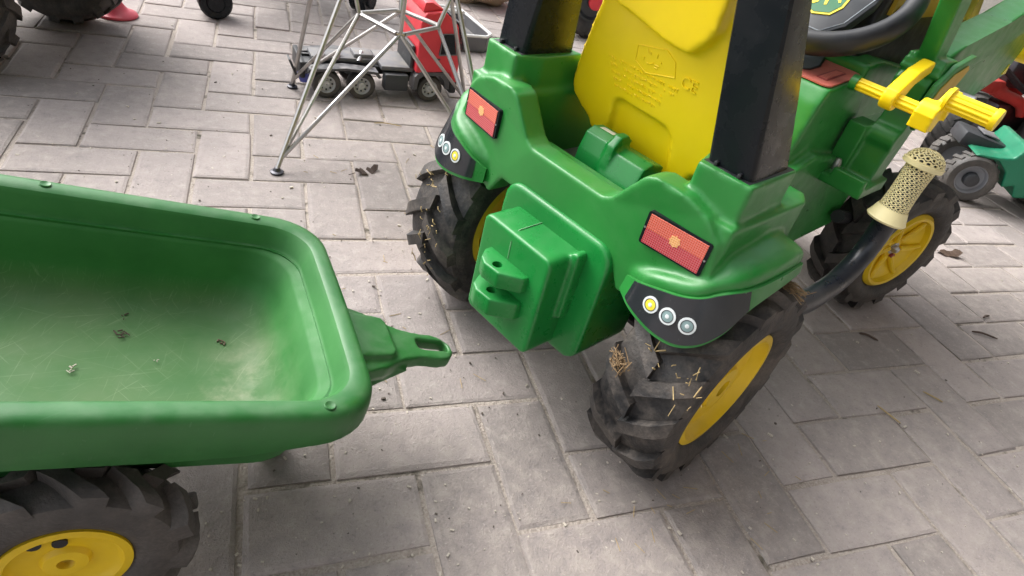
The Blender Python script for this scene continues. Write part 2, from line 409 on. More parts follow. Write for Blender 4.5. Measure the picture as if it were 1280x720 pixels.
# unseen roof, rafters and two walls, added to shade the near and right side
RN = Vector((-0.6, 0.8, 0)); RTN = Vector((0.8, 0.6, 0))
def slab(bm, s0, s1, t0, t1, z0, z1):
    q = [RN * a + RTN * b for a, b in ((s0, t0), (s1, t0), (s1, t1), (s0, t1))]
    prism(bm, [(v.x, v.y) for v in q], 'Z', z0, z1)
bm = B(); slab(bm, -4.5, -0.85, -4.5, 6.0, 2.42, 2.50); rf_ = finish('added_shade_roof', bm, 'added_roof_sheet', None, 0); rf_['kind'] = 'structure'
for k in range(5):
    bm = B(); slab(bm, -4.5, -0.90, -4.0 + k * 2.2, -3.88 + k * 2.2, 2.26, 2.415); finish('added_shade_rafter', bm, 'timber', rf_, 0)
bm = B(); slab(bm, -3.6, -3.4, -4.5, 6.0, -0.1, 2.42); wl_ = finish('added_shade_wall', bm, 'plaster', None, 0); wl_['kind'] = 'structure'  # unseen wall behind the camera, added to block light
bm = B(); slab(bm, -3.39, 2.6, 4.3, 4.5, -0.1, 2.415); wl_ = finish('added_shade_wall', bm, 'plaster', None, 0); wl_['kind'] = 'structure'  # unseen wall on the right, added to darken right-facing sides

# ================================================================== RIDE-ON TRACTOR
TO = Vector((0.16032, 0.07998, 0)); TTH = 0.421102
T = thing('ride_on_tractor', 'green and yellow ride-on toy tractor with black roll bar and red rear reflectors', 'toy tractor', TO, TTH)
def sgn(f):
    for s in (1, -1): f(s)

# plan curve of the wheel flare: x, y, lower edge, sticker top, ridge crest
PL = [(-0.126, 0.122, 0.273, 0.290, 0.304), (-0.137, 0.146, 0.268, 0.297, 0.311), (-0.141, 0.170, 0.264, 0.303, 0.317), (-0.1405, 0.190, 0.262, 0.307, 0.321), (-0.137, 0.208, 0.263, 0.311, 0.326), (-0.130, 0.222, 0.268, 0.315, 0.331),
      (-0.119, 0.233, 0.277, 0.320, 0.336), (-0.103, 0.241, 0.293, 0.327, 0.343), (-0.083, 0.244, 0.314, 0.334, 0.350), (-0.055, 0.245, 0.322, 0.338, 0.355), (-0.020, 0.245, 0.327, 0.341, 0.359), (0.010, 0.243, 0.328, 0.339, 0.357), (0.032, 0.240, 0.326, 0.334, 0.350), (0.048, 0.235, 0.322, 0.328, 0.339)]
TILT = (0.003, 0.005, 0.008, 0.010, 0.013, 0.016, 0.017, 0.013, 0.007, 0.004, 0.002, 0.002, 0.002, 0.002)     # the sticker face leans in towards its top
UPZ = (0, 0.002, 0.004, 0.005, 0.006, 0.006, 0.006, 0.005, 0.002, 0, 0, 0, 0, 0)
PL = [(a, b, c, d + u, e + u * 0.8, t_) for (a, b, c, d, e), t_, u in zip(PL, TILT, UPZ)]
def flare(bm, s):
    n = 4; P = spline([Vector((a[0], a[1], 0)) for a in PL], n); ZS = spline([Vector((a[3], a[4], a[5])) for a in PL], n); rows = []
    for i, p in enumerate(P):
        d = (P[min(i + 1, len(P) - 1)] - P[max(0, i - 1)]).normalized(); nn = Vector((d.y, -d.x, 0))       # inwards
        if nn.dot(Vector((1, -0.6, 0))) < 0: nn = -nn
        zs, zr, ti = ZS[i]
        sec = [(0.003 + ti, zs - 0.002), (0.004 + ti, zr - 0.004), (0.009 + ti, zr), (0.018 + ti, zr + 0.003), (0.050, zr + 0.008), (0.050, zs - 0.006), (0.014 + ti, zs - 0.008)]
        rows.append([bm.verts.new(((p + nn * q).x, (p + nn * q).y * s, z)) for q, z in sec])
    m_ = len(rows[0])
    for i in range(len(rows) - 1):
        for k in range(m_): bm.faces.new((rows[i][k], rows[i][(k + 1) % m_], rows[i + 1][(k + 1) % m_], rows[i + 1][k]))
    bm.faces.new(rows[0]); bm.faces.new(rows[-1][::-1])
def fender(bm):
    def sh(p):                                         # rear face sweeps forward towards the sides
        a = abs(p.y); return (p.x + max(0, a - 0.12) * 0.14, p.y, p.z)
    half = [(0, 0.352), (0.058, 0.352), (0.070, 0.358), (0.100, 0.399), (0.112, 0.404), (0.150, 0.402), (0.178, 0.392), (0.197, 0.372), (0.202, 0.345), (0.202, 0.272), (0.150, 0.268), (0.114, 0.262), (0.096, 0.291), (0, 0.289)]
    poly = half + [(-y, z) for (y, z) in half[-2:0:-1]]
    prism(bm, poly, 'X', -0.1215, -0.086, sh)
    box(bm, (-0.090, 0, 0.325), (0.035, 0.15, 0.045))
    for s in (1, -1):
        # pillar box and its stepped base
        q = [(-0.100, 0.137), (-0.094, 0.197), (0.006, 0.193), (0.012, 0.128), (-0.06, 0.126)]
        prism(bm, [(x, s * y) for x, y in q], 'Z', 0.325, 0.4315)
        q = [(-0.112, 0.128), (-0.104, 0.203), (0.050, 0.203), (0.072, 0.19), (0.072, 0.122)]
        prism(bm, [(x, s * y) for x, y in q], 'Z', 0.318, 0.390)
        # inner wall of the tray
        prism(bm, [(-0.095, 0.27), (0.16, 0.27), (0.16, 0.36), (0.09, 0.385), (-0.095, 0.39)], 'Y', s * 0.121, s * 0.131)
        flare(bm, s)
molded('rear_fender', fender, 'green_plastic', T, 0.0028, 7)

# curved lamp pods with a black sticker and three printed lamps each
def strip(bm, pts, s, off, thick, zlo, zhi, n=4):
    P = spline([Vector((a, b, 0)) for a, b, *_ in pts], n); Zl = spline([Vector((p[2], 0, 0)) for p in pts], n); Zh = spline([Vector((p[3], p[5], 0)) for p in pts], n)
    rows = []
    for i, p in enumerate(P):
        d = (P[min(i + 1, len(P) - 1)] - P[max(0, i - 1)]).normalized(); nn = Vector((-d.y, d.x, 0))     # outwards
        if nn.dot(Vector((-1, 0.6, 0))) < 0: nn = -nn
        a, b = p + nn * off, p + nn * (off - thick)
        lo, hi = Zl[i].x + zlo, Zh[i].x + zhi
        ti = nn * Zh[i].y
        rows.append([bm.verts.new((q.x, q.y * s, z)) for q, z in ((a, lo), (a - ti, hi), (b - ti, hi), (b, lo))])
    for i in range(len(rows) - 1):
        for k in range(4): bm.faces.new((rows[i][k], rows[i][(k + 1) % 4], rows[i + 1][(k + 1) % 4], rows[i + 1][k]))
    bm.faces.new(rows[0]); bm.faces.new(rows[-1][::-1])
for s in (1, -1):
    bm = B(); strip(bm, PL, s, 0.0, 0.010, -0.002, 0.0); pod = finish('lamp_pod', bm, 'green_plastic', T)
    bm = B(); strip(bm, [tuple(0.4 * a + 0.6 * b for a, b in zip(PL[0], PL[1]))] + PL[1:9], s, 0.0009, 0.0012, 0.0022, -0.0008); st = finish('sticker', bm, 'decal_black', pod, 40)
    for i, (yy, mm) in enumerate(((0.170, 'lamp_yellow'), (0.192, 'lamp_grey'), (0.214, 'lamp_grey'))):
        ang = (0.0, 0.10, 0.38)[i] * -1
        nx = Vector((-math.cos(ang * 1.0), -math.sin(ang) * s, (0.18, 0.22, 0.27)[i])).normalized(); px = (-0.1412, -0.1404, -0.1345)[i] + (0.0048, 0.0056, 0.0068)[i]
        bm = B()
        lathe(bm, [(0.0092, 0), (0.0092, 0.0012), (0.0066, 0.0014), (0.0064, 0.0002)], 20, 'X')
        rotm = Vector((1, 0, 0)).rotation_difference(nx).to_matrix()
        base = Vector((px, (yy - (0, 0.0006, 0.0026)[i]) * s, 0.288)) + nx * (0.0010, 0.0012, 0.0018)[i]
        for v in bm.verts: v.co = rotm @ v.co + base
        finish('lamp_ring', bm, 'lamp_white', pod, 40)
        bm = B(); lathe(bm, [(0.0063, 0), (0.0063, 0.0012), (0.003, 0.0017), (0.0002, 0.0018)], 18, 'X')
        for v in bm.verts: v.co = rotm @ v.co + base
        finish('lamp_lens', bm, mm, pod, 40)
        bm = B(); lathe(bm, [(0.0024, 0.0012), (0.0022, 0.0021), (0.0002, 0.0023)], 12, 'X')
        for v in bm.verts: v.co = rotm @ v.co + base
        finish('lamp_bulb', bm, 'lamp_white', pod, 40)
        bm = B(); lathe(bm, [(0.0066, 0.0008), (0.0069, 0.0017), (0.0062, 0.0017), (0.0060, 0.0008)], 18, 'X', close=True)
        for v in bm.verts: v.co = rotm @ v.co + base
        finish('lamp_bezel', bm, 'charcoal', pod, 40)
    # reflector: black frame, orange half above red half, star highlight coloured in as a paler disc
    c = Vector((-0.1167, s * 0.157, 0.352)); rt = Matrix.Rotation(-s * 0.135, 3, 'Z') if s > 0 else Matrix.Rotation(0.135, 3, 'Z')
    bm = B(); prism(bm, rr(0, 0, 0.0370, 0.0192, 0.003, 3), 'X', -0.0012, 0.005)
    fr = finish('reflector', bm, 'black_plastic', T, 40)
    bx = [(-0.0335, 0.0001), (0.0335, 0.0001), (0.0335, 0.0168), (-0.0335, 0.0168)]
    objs = [fr]
    bm = B(); prism(bm, bx, 'X', -0.0022, 0.001); objs.append(finish('reflector_lens', bm, 'lens_orange', fr, 0))
    bm = B(); prism(bm, [(a, b - 0.0170) for a, b in bx], 'X', -0.0022, 0.001); objs.append(finish('reflector_lens', bm, 'lens_red', fr, 0))
    bm = B(); sp = []
    for k in range(16):
        a = 2 * PI * k / 16; rr_ = 0.0068 if k % 2 == 0 else 0.0054; sp.append((rr_ * math.cos(a), 0.0025 + rr_ * math.sin(a)))
    prism(bm, sp, 'X', -0.0026, 0.001); objs.append(finish('star_highlight', bm, 'highlight_tint', fr, 0))
    for e in (-1, 1):
        bm = B(); lathe(bm, [(0.0012, -0.0022), (0.0012, 0.001)], 8, 'X', (0, e * 0.0352, 0)); finish('rivet', bm, 'steel', fr)
    fr.location = c; fr.rotation_euler = (0, 0, (0.135 if s < 0 else -0.135))

# hitch housing, hitch box and the two lugs
def hsh(p): return (p.x - max(0, 0.29 - p.z) * 0.02, p.y, p.z)
molded('hitch_housing', lambda b: (prism(b, rr(-0.012, 0.220, 0.090, 0.085, 0.024), 'X', -0.1285, -0.03, hsh), None), 'green_hitch', T, 0.0028, 9)
def hbox(b):
    prism(b, rr(-0.004, 0.209, 0.058, 0.071, 0.010), 'X', -0.178, -0.11)
    box(b, (-0.133, -0.0655, 0.238), (0.022, 0.011, 0.095))
molded('hitch_box', hbox, 'green_hitch', T, 0.0024, 14)
bm = B(); tube(bm, [(-0.128, 0.006, 0.2806), (-0.166, 0.005, 0.2806), (-0.1745, 0.004, 0.2775), (-0.1782, 0.003, 0.268), (-0.1782, 0.002, 0.245)], 0.0006, 5); finish('mould_seam', bm, 'seam_green', T)
def drilled(name, addf, subf, m, parent):
    bm = B(); addf(bm); bmesh.ops.recalc_face_normals(bm, faces=bm.faces[:]); me = bpy.data.meshes.new('a'); bm.to_mesh(me); bm.free()
    bs = B(); subf(bs); bmesh.ops.recalc_face_normals(bs, faces=bs.faces[:]); ms = bpy.data.meshes.new('b'); bs.to_mesh(ms); bs.free()
    oa = bpy.data.objects.new('a', me); ob = bpy.data.objects.new('b', ms); COL.objects.link(oa); COL.objects.link(ob)
    q = oa.modifiers.new('b', 'BOOLEAN'); q.object = ob; q.operation = 'DIFFERENCE'; q.solver = 'EXACT'
    dg = bpy.context.evaluated_depsgraph_get(); dg.update(); out = bpy.data.meshes.new_from_object(oa.evaluated_get(dg))
    bpy.data.objects.remove(oa); bpy.data.objects.remove(ob)
    for f in out.polygons: f.use_smooth = True
    out.set_sharp_from_angle(angle=rad(32)); out.materials.clear(); out.materials.append(MATS[m])
    o = bpy.data.objects.new(name, out); COL.objects.link(o); o.parent = parent; return o
for z0, z1, tip in ((0.221, 0.243, -0.208), (0.180, 0.205, -0.212)):
    def lug(b, z0=z0, z1=z1, tip=tip):
        prism(b, [(-0.172, 0.033), (-0.172, -0.038), (-0.186, -0.036), (tip + 0.002, -0.014), (tip, 0.010), (tip + 0.006, 0.022), (-0.188, 0.032)], 'Z', z0, z1, bev=0.0025, seg=3)
    def hole(b, z0=z0, z1=z1): lathe(b, [(0.0062, z0 - 0.01), (0.0062, z1 + 0.01)], 20, 'Z', (-0.1955, 0.000, 0))
    drilled('hitch_lug', lug, hole, 'green_hitch', T)

# tray between the walls and the hinge block behind the seat
bm = B(); box(bm, (0.035, 0, 0.288), (0.25, 0.25, 0.02), None, 0.004); finish('tray_floor', bm, 'tray_floor', T)
def hinge(b):
    prism(b, [(-0.060, 0.295), (-0.052, 0.352), (-0.046, 0.372), (-0.034, 0.378), (-0.016, 0.376), (-0.006, 0.34), (-0.006, 0.295)], 'Y', 0.002, 0.045)
    prism(b, [(-0.060, 0.295), (-0.058, 0.335), (-0.045, 0.366), (-0.03, 0.371), (-0.006, 0.365), (-0.006, 0.295)], 'Y', -0.052, 0.004)
    prism(b, [(-0.055, 0.34), (-0.05, 0.372), (-0.040, 0.384), (-0.026, 0.385), (-0.018, 0.378), (-0.02, 0.34)], 'Y', -0.006, 0.006)
hg = molded('seat_hinge', hinge, 'green_hitch', T, 0.002, 5)
bm = B(); box(bm, (-0.0275, 0.025, 0.3768), (0.010, 0.022, 0.0012), Matrix.Rotation(0.1, 3, 'Y')); finish('paper_label', bm, 'white_plastic', hg, 0)

# seat back: yellow shell leaning back, raised head bulge, recess, embossed marks
LEAN = 0.20
def lean(p): return (0.028 + p.x - (p.z - 0.34) * LEAN, p.y, p.z)
def seat(b):
    half = [(0, 0.330), (0.060, 0.332), (0.078, 0.342), (0.092, 0.362), (0.110, 0.372), (0.126, 0.386), (0.129, 0.400), (0.120, 0.440), (0.105, 0.49), (0.092, 0.53), (0.086, 0.57), (0.07, 0.60), (0, 0.61)]
    poly = half + [(-y, z) for (y, z) in half[-2:0:-1]]
    def bulge(p):
        q = lean(p); k = 1 - min(1, abs(p.y) / 0.13) ** 2.2
        return (q[0] - 0.016 * k, q[1], q[2])
    prism(b, poly, 'X', -0.012, 0.034, lean)
    prism(b, [(y * 0.93, 0.47 + (z - 0.47) * 0.95) for y, z in poly], 'X', -0.022, 0.03, lean)
    hb = [(0, 0.487), (0.018, 0.487), (0.03, 0.497), (0.074, 0.525), (0.080, 0.560), (0.066, 0.592), (0, 0.60)]
    hp = [(-0.066, 0.514), (-0.050, 0.500), (-0.03, 0.500), (0.060, 0.520), (0.076, 0.530), (0.081, 0.57), (0.066, 0.597), (-0.066, 0.597), (-0.081, 0.57), (-0.076, 0.530)]
    prism(b, hp, 'X', -0.040, 0.0, lean)
    box(b, (0.17, 0, 0.325), (0.22, 0.14, 0.045))        # seat pan in front of the back rest
def seatcut(b):
    prism(b, [(0.053, 0.31), (0.046, 0.405), (0.036, 0.412), (-0.034, 0.408), (-0.046, 0.399), (-0.056, 0.31)], 'X', -0.06, -0.013, lean)
seat_o = molded('seat', seat, 'yellow_plastic', T, 0.0028, 8, seatcut)
# embossed relief on the seat back: outline badge, CE mark and small raised lines
def emb(p): return Vector((0.028 - 0.0222 - (p[1] - 0.34) * LEAN, p[0], p[1]))
bm = B()
hexo = [(0.026, 0.482), (-0.014, 0.490), (-0.028, 0.482), (-0.032, 0.466), (0.008, 0.456), (0.026, 0.464)]
for i in range(6):
    tube(bm, [emb(hexo[i]), emb(hexo[(i + 1) % 6])], 0.0008, 6)
rg = random.Random(3)
for k in range(9):
    a = (rg.uniform(-0.018, 0.02), rg.uniform(0.466, 0.480)); tube(bm, [emb(a), emb((a[0] + rg.uniform(-0.006, 0.006), a[1] + rg.uniform(-0.005, 0.005)))], 0.0009, 6)
finish('embossed_badge', bm, 'yellow_plastic', seat_o)
bm = B()
for row in range(5):
    y = 0.066 - row * 0.004; z = 0.456 - row * 0.0075
    while y > (-0.045 + row * 0.008):
        wd = rg.uniform(0.0018, 0.0034)
        if rg.random() < 0.86:
            p0 = emb((y, z)); p1 = emb((y - wd * rg.uniform(0.2, 1), z - rg.uniform(0.001, 0.0042))); tube(bm, [p0, p1], 0.0008, 5)
            if rg.random() < 0.7: tube(bm, [p0, emb((y - wd, z - rg.uniform(0, 0.003)))], 0.0009, 5)
        y -= wd + 0.0014
finish('embossed_lines', bm, 'yellow_plastic', seat_o)
me = textmesh('CE', 0.019, 0.0011); me.materials.append(MATS['yellow_plastic'])
o = bpy.data.objects.new('embossed_mark', me); COL.objects.link(o); o.parent = seat_o
zc = 0.466; o.matrix_local = Matrix.Translation(emb((-0.052, zc))) @ Matrix(((0, LEAN * -1, -1, 0), (-1, 0, 0, 0), (0, 1, -LEAN, 0), (0, 0, 0, 1)))

# black roll bar: two posts and the bar that joins them over the driver
for s in (1, -1):
    bm = B()
    q0 = [(-0.086, 0.141), (-0.0845, 0.188), (-0.078, 0.190), (-0.004, 0.187), (0.002, 0.18), (0.000, 0.136), (-0.08, 0.138)]
    rows = []
    for z in (0.428, 0.50, 0.60, 0.70, 0.80):
        k = (z - 0.428); k2 = min(k, 0.172) * 2.8; rows.append([bm.verts.new((x - k * 0.10 - (x + 0.086) * k2, s * (y - k * 0.20), z)) for x, y in q0])
    for i in range(len(rows) - 1):
        for k in range(7): bm.faces.new((rows[i][k], rows[i][(k + 1) % 7], rows[i + 1][(k + 1) % 7], rows[i + 1][k]))
    bm.faces.new(rows[0]); bm.faces.new(rows[-1])
    es = [e for e in bm.edges if abs((e.verts[0].co - e.verts[1].co).normalized().z) > 0.5]
    bmesh.ops.bevel(bm, geom=es, offset=0.003, segments=2, profile=0.5, affect='EDGES')
    post = finish('roll_bar_post', bm, 'black_plastic', T, 40)
    bm = B()
    for x, y in ((-0.088, 0.150), (-0.088, 0.177)):
        box(bm, (x, s * y, 0.4335), (0.006, 0.004, 0.006), None, 0.0012)
    box(bm, (-0.044, s * 0.1635, 0.4305), (0.092, 0.054, 0.003), None, 0.0010)
    finish('post_clip', bm, 'black_matte', post, 40)
bm = B(); box(bm, (-0.080, 0, 0.815), (0.075, 0.23, 0.035), None, 0.008); finish('roll_bar_top', bm, 'black_plastic', T)

# dash hump, mid body
def body(b):
    prism(b, [(0.15, 0.16), (0.15, 0.30), (0.235, 0.315), (0.262, 0.43), (0.275, 0.452), (0.38, 0.462), (0.41, 0.455), (0.44, 0.40), (0.62, 0.30), (0.62, 0.20), (0.50, 0.16)], 'Y', -0.092, 0.092)
    prism(b, [(0.20, 0.18), (0.20, 0.33), (0.30, 0.36), (0.46, 0.33), (0.58, 0.27), (0.56, 0.18)], 'Y', -0.112, 0.112)
    box(b, (0.07, 0, 0.235), (0.32, 0.17, 0.10))
molded('body', body, 'green_plastic', T, 0.004, 8)
def shelf(b):
    prism(b, [(0.385, 0.385), (0.385, 0.478), (0.44, 0.482), (0.66, 0.452), (0.92, 0.44), (0.92, 0.385)], 'Y', -0.088, 0.088)
    prism(b, [(0.42, 0.08), (0.42, -0.08), (0.9, -0.06), (0.9, 0.06)], 'Z', 0.20, 0.40)
molded('chassis_shelf', shelf, 'green_plastic', T, 0.004, 4)
# dash stickers
bm = B(); z = 0.4645
def dk(p): return (p.x, p.y, 0.453 + (p.x - 0.275) * 0.095 + p.z)
prism(bm, rr(0.328, -0.045, 0.052, 0.042, 0.010, 4), 'Z', 0.0002, 0.0022, dk); dcl = finish('dash_sticker', bm, 'decal_red', T, 30)
bm = B(); prism(bm, [(0.288, 0.03), (0.288, -0.028), (0.31, -0.040), (0.34, -0.040), (0.40, -0.02), (0.40, 0.03)], 'Z', 0.0022, 0.0030, dk); finish('sticker_border', bm, 'black_matte', dcl, 0)
bm = B(); prism(bm, [(0.291, 0.03), (0.291, -0.026), (0.311, -0.0375), (0.339, -0.0375), (0.40, -0.017), (0.40, 0.03)], 'Z', 0.0030, 0.0037, dk); finish('sticker_panel', bm, 'dash_grey', dcl, 0)
bm = B(); prism(bm, rr(0.325, -0.0655, 0.030, 0.0085, 0.002, 2), 'Z', 0.0022, 0.0028, dk); finish('sticker_gauge', bm, 'decal_darkred', dcl, 0)
for k in range(9):
    bm = B(); box(bm, (0.301 + k * 0.006, -0.0655, 0.0031), (0.0035, 0.012, 0.0006))
    for v in bm.verts: v.co = Vector(dk(v.co))
    finish('gauge_bar', bm, 'decal_red', dcl, 0)

# steering wheel
SWC = Vector((0.372, 0, 0.552)); SWR = Matrix.Rotation(-0.62, 4, 'Y')
sw = bpy.data.objects.new('steering_wheel', None); COL.objects.link(sw); sw.parent = T; sw.matrix_local = Matrix.Translation(SWC) @ SWR
bm = B()
for k in range(48):
    pass
R_, r_ = 0.104, 0.0145
rings = []
for k in range(56):
    a = 2 * PI * k / 56; rings.append([bm.verts.new(((R_ + r_ * math.cos(b)) * math.cos(a), (R_ + r_ * math.cos(b)) * math.sin(a), r_ * 1.25 * math.sin(b))) for b in [2 * PI * j / 14 for j in range(14)]])
for k in range(56):
    for j in range(14): bm.faces.new((rings[k][j], rings[(k + 1) % 56][j], rings[(k + 1) % 56][(j + 1) % 14], rings[k][(j + 1) % 14]))
finish('wheel_rim', bm, 'black_matte', sw)
bm = B(); prism(bm, [(-0.082, 0.03), (-0.085, -0.03), (-0.055, -0.052), (0.0, -0.060), (0.05, -0.055), (0.07, 0), (0.05, 0.055), (0.0, 0.060), (-0.055, 0.052)], 'Z', -0.012, 0.004, bev=0.004); finish('wheel_hub', bm, 'charcoal', sw, 30)
for a in (0.55, -0.55, PI):
    bm = B(); box(bm, (0.07 * math.cos(a), 0.07 * math.sin(a), -0.006), (0.07, 0.036, 0.012), Matrix.Rotation(a, 3, 'Z'), 0.003); finish('wheel_spoke', bm, 'charcoal', sw, 30)
bm = B()
for pa in ([(-0.078, 0.026), (-0.080, -0.028), (-0.052, -0.047), (0.0, -0.054)], [(-0.078, 0.026), (-0.05, 0.047), (0.0, 0.054)], [(0.055, -0.072), (0.078, -0.05), (0.092, -0.02)], [(0.055, -0.072), (0.04, -0.06), (0.0, -0.054)]):
    tube(bm, [(x, y, 0.0045) for x, y in pa], 0.0009, 5)
finish('hub_trim_line', bm, 'decal_line', sw)
EX = -0.012
sh_ = [(a + EX, b) for a, b in ((-0.044, 0.0), (-0.036, -0.022), (-0.016, -0.029), (0.012, -0.026), (0.020, -0.014), (0.021, 0.014), (0.012, 0.026), (-0.016, 0.029), (-0.036, 0.022))]
bm = B(); prism(bm, sh_, 'Z', 0.0042, 0.0056); em = finish('emblem', bm, 'decal_yellow', sw, 0)
bm = B(); prism(bm, [((x - EX) * 0.9 - 0.001 + EX, y * 0.88) for x, y in sh_], 'Z', 0.0056, 0.0062); finish('emblem_field', bm, 'decal_green', em, 0)
deer = [(-0.028, 0.010), (-0.022, 0.006), (-0.016, 0.007), (-0.012, 0.001), (-0.024, -0.004), (-0.022, -0.007), (-0.008, -0.003), (-0.002, -0.010), (-0.012, -0.019), (-0.010, -0.021), (0.003, -0.013), (0.006, -0.016), (0.010, -0.013), (0.006, -0.010), (0.003, -0.004), (0.006, 0.006), (0.013, 0.013), (0.010, 0.015), (0.001, 0.009), (-0.004, 0.006), (-0.010, 0.012), (-0.020, 0.016), (-0.027, 0.014)]
deer = [(a + EX, b) for a, b in deer]
bm = B(); prism(bm, deer, 'Z', 0.0062, 0.0068); finish('emblem_deer', bm, 'decal_yellow', em, 0)
bm = B(); tube(bm, [(0.372 + 0.02, 0, 0.53), (0.46, 0, 0.42)], 0.016, 12); finish('steering_column', bm, 'black_matte', T)

# bonnet: black sides, yellow skirt with torn edge above, arrow sticker
def hood(b):
    prism(b, [(0.40, 0.46), (0.42, 0.60), (0.90, 0.575), (0.95, 0.52), (0.95, 0.42)], 'Y', -0.058, 0.058)
hd = molded('bonnet', hood, 'black_matte', T, 0.005, 5)
bm = B()
up = [(0.495, 0.540), (0.512, 0.555), (0.52, 0.535), (0.545, 0.552), (0.56, 0.538), (0.60, 0.536), (0.70, 0.538), (0.90, 0.53), (0.90, 0.64), (0.49, 0.655)]
up = [(x - 0.06, z) for x, z in up]
for s in (1, -1): prism(bm, up, 'Y', s * 0.056, s * 0.064)
box(bm, (0.69, 0, 0.645), (0.40, 0.12, 0.02))
finish('bonnet_cover', bm, 'yellow_dirty', hd, 30)
bm = B(); ar = spline([(0.415, -0.066, 0.508), (0.423, -0.066, 0.5005), (0.437, -0.066, 0.503), (0.447, -0.066, 0.512), (0.452, -0.066, 0.522)], 5)
for v in ar: v.x += 0.02; v.y = -0.0612; v.z -= 0.002
tube(bm, ar, 0.0016, 6); e_ = ar[-1]; tube(bm, [e_, e_ + Vector((0.004, 0, 0.012))], [0.005, 0.0003], 6)
finish('arrow_sticker', bm, 'decal_yellow', hd)
bm = B(); lathe(bm, [(0.010, 0.429), (0.012, 0.433), (0.012, 0.442), (0.008, 0.449), (0.001, 0.451)], 14, 'Z', (0.60, 0.005, 0)); finish('cap_nut', bm, 'steel', T)

# loader bracket: foot, swivel post, boom
def foot(b):
    prism(b, [(0.400, 0.318), (0.408, 0.385), (0.430, 0.455), (0.475, 0.455), (0.462, 0.385), (0.445, 0.318)], 'Y', -0.127, -0.168)
    prism(b, [(0.352, 0.312), (0.352, 0.326), (0.450, 0.330), (0.450, 0.310)], 'Y', -0.106, -0.178)
    box(b, (0.358, -0.150, 0.330), (0.012, 0.052, 0.020))
    box(b, (0.420, -0.112, 0.36), (0.05, 0.03, 0.08))
    tube(b, [(0.420, -0.126, 0.392), (0.420, -0.169, 0.392)], 0.0185, 16)
lf = molded('loader_foot', foot, 'green_plastic', T, 0.0025, 4)
bm = B(); lathe(bm, [(0.007, 0.326), (0.007, 0.338), (0.004, 0.345), (0.001, 0.346)], 10, 'Z', (0.385, -0.116, 0)); finish('bolt', bm, 'steel', lf)
def post(b):
    prism(b, [(0.405, 0.452), (0.402, 0.478), (0.416, 0.492), (0.47, 0.490), (0.505, 0.468), (0.50, 0.440), (0.45, 0.432)], 'Y', -0.120, -0.168)
    for z, g_ in ((0.489, 0.005), (0.498, 0.003), (0.507, 0.001)):
        prism(b, [(0.412 - g_, z), (0.468 + g_, z), (0.468 + g_, z + 0.006), (0.412 - g_, z + 0.006)], 'Y', -0.119 + g_ * .6, -0.170 - g_ * .6)
    prism(b, [(0.418, 0.49), (0.462, 0.49), (0.438, 0.54), (0.405, 0.60), (0.395, 0.66), (0.352, 0.66), (0.358, 0.60), (0.392, 0.54)], 'Y', -0.130, -0.156)
    box(b, (0.375, -0.143, 0.603), (0.062, 0.042, 0.018))
molded('loader_post', post, 'green_plastic', T, 0.0024, 4)
bm = B(); prism(bm, [(0.385, 0.44), (0.395, 0.485), (0.44, 0.510), (0.505, 0.522), (0.512, 0.507), (0.47, 0.44), (0.42, 0.415)], 'Y', -0.172, -0.180, bev=0.002); pl_ = finish('swivel_plate', bm, 'green_plastic', T, 30)
bm = B(); prism(bm, [(0.396, 0.444), (0.412, 0.480), (0.44, 0.499), (0.485, 0.509), (0.498, 0.503), (0.458, 0.446), (0.42, 0.424)], 'Y', -0.1805, -0.1818); finish('plate_sticker', bm, 'yellow_dirty', pl_, 0)
bm = B(); prism(bm, [(0.47, 0.478), (0.47, 0.515), (0.52, 0.528), (0.70, 0.560), (0.95, 0.625), (1.2, 0.64), (1.2, 0.58), (0.97, 0.575), (0.72, 0.51), (0.56, 0.478)], 'Y', -0.158, -0.112, bev=0.004); finish('loader_arm', bm, 'green_plastic', T, 30)
bm = B(); prism(bm, [(0.60, 0.465), (0.60, 0.51), (0.72, 0.53), (0.95, 0.585), (1.0, 0.57), (0.96, 0.45), (0.82, 0.42), (0.70, 0.43)], 'Y', -0.150, -0.118, bev=0.004); finish('arm_gusset', bm, 'green_plastic', T, 30)
bm = B(); tube(bm, [(0.56, -0.20, 0.455), (0.56, -0.11, 0.455)], 0.009, 12); finish('pivot_pin', bm, 'steel', T)
bm = B(); tube(bm, [(0.585, -0.205, 0.44), (0.66, -0.20, 0.425)], 0.008, 10); finish('cylinder_rod', bm, 'steel', T)
def ycl(b):
    tube(b, [(1.02, -0.20, 0.50), (1.02, -0.09, 0.50)], 0.026, 14)
    prism(b, [(1.0, 0.49), (1.02, 0.62), (1.10, 0.68), (1.16, 0.64), (1.10, 0.54), (1.05, 0.47)], 'Y', -0.19, -0.11)
molded('bucket_bracket', ycl, 'yellow_plastic', T, 0.004, 4)
bm = B(); prism(bm, [(0.93, 0.455), (0.945, 0.475), (0.96, 0.455)], 'Y', -0.1515, -0.1500); finish('arrow_mark', bm, 'decal_yellow', T, 0)

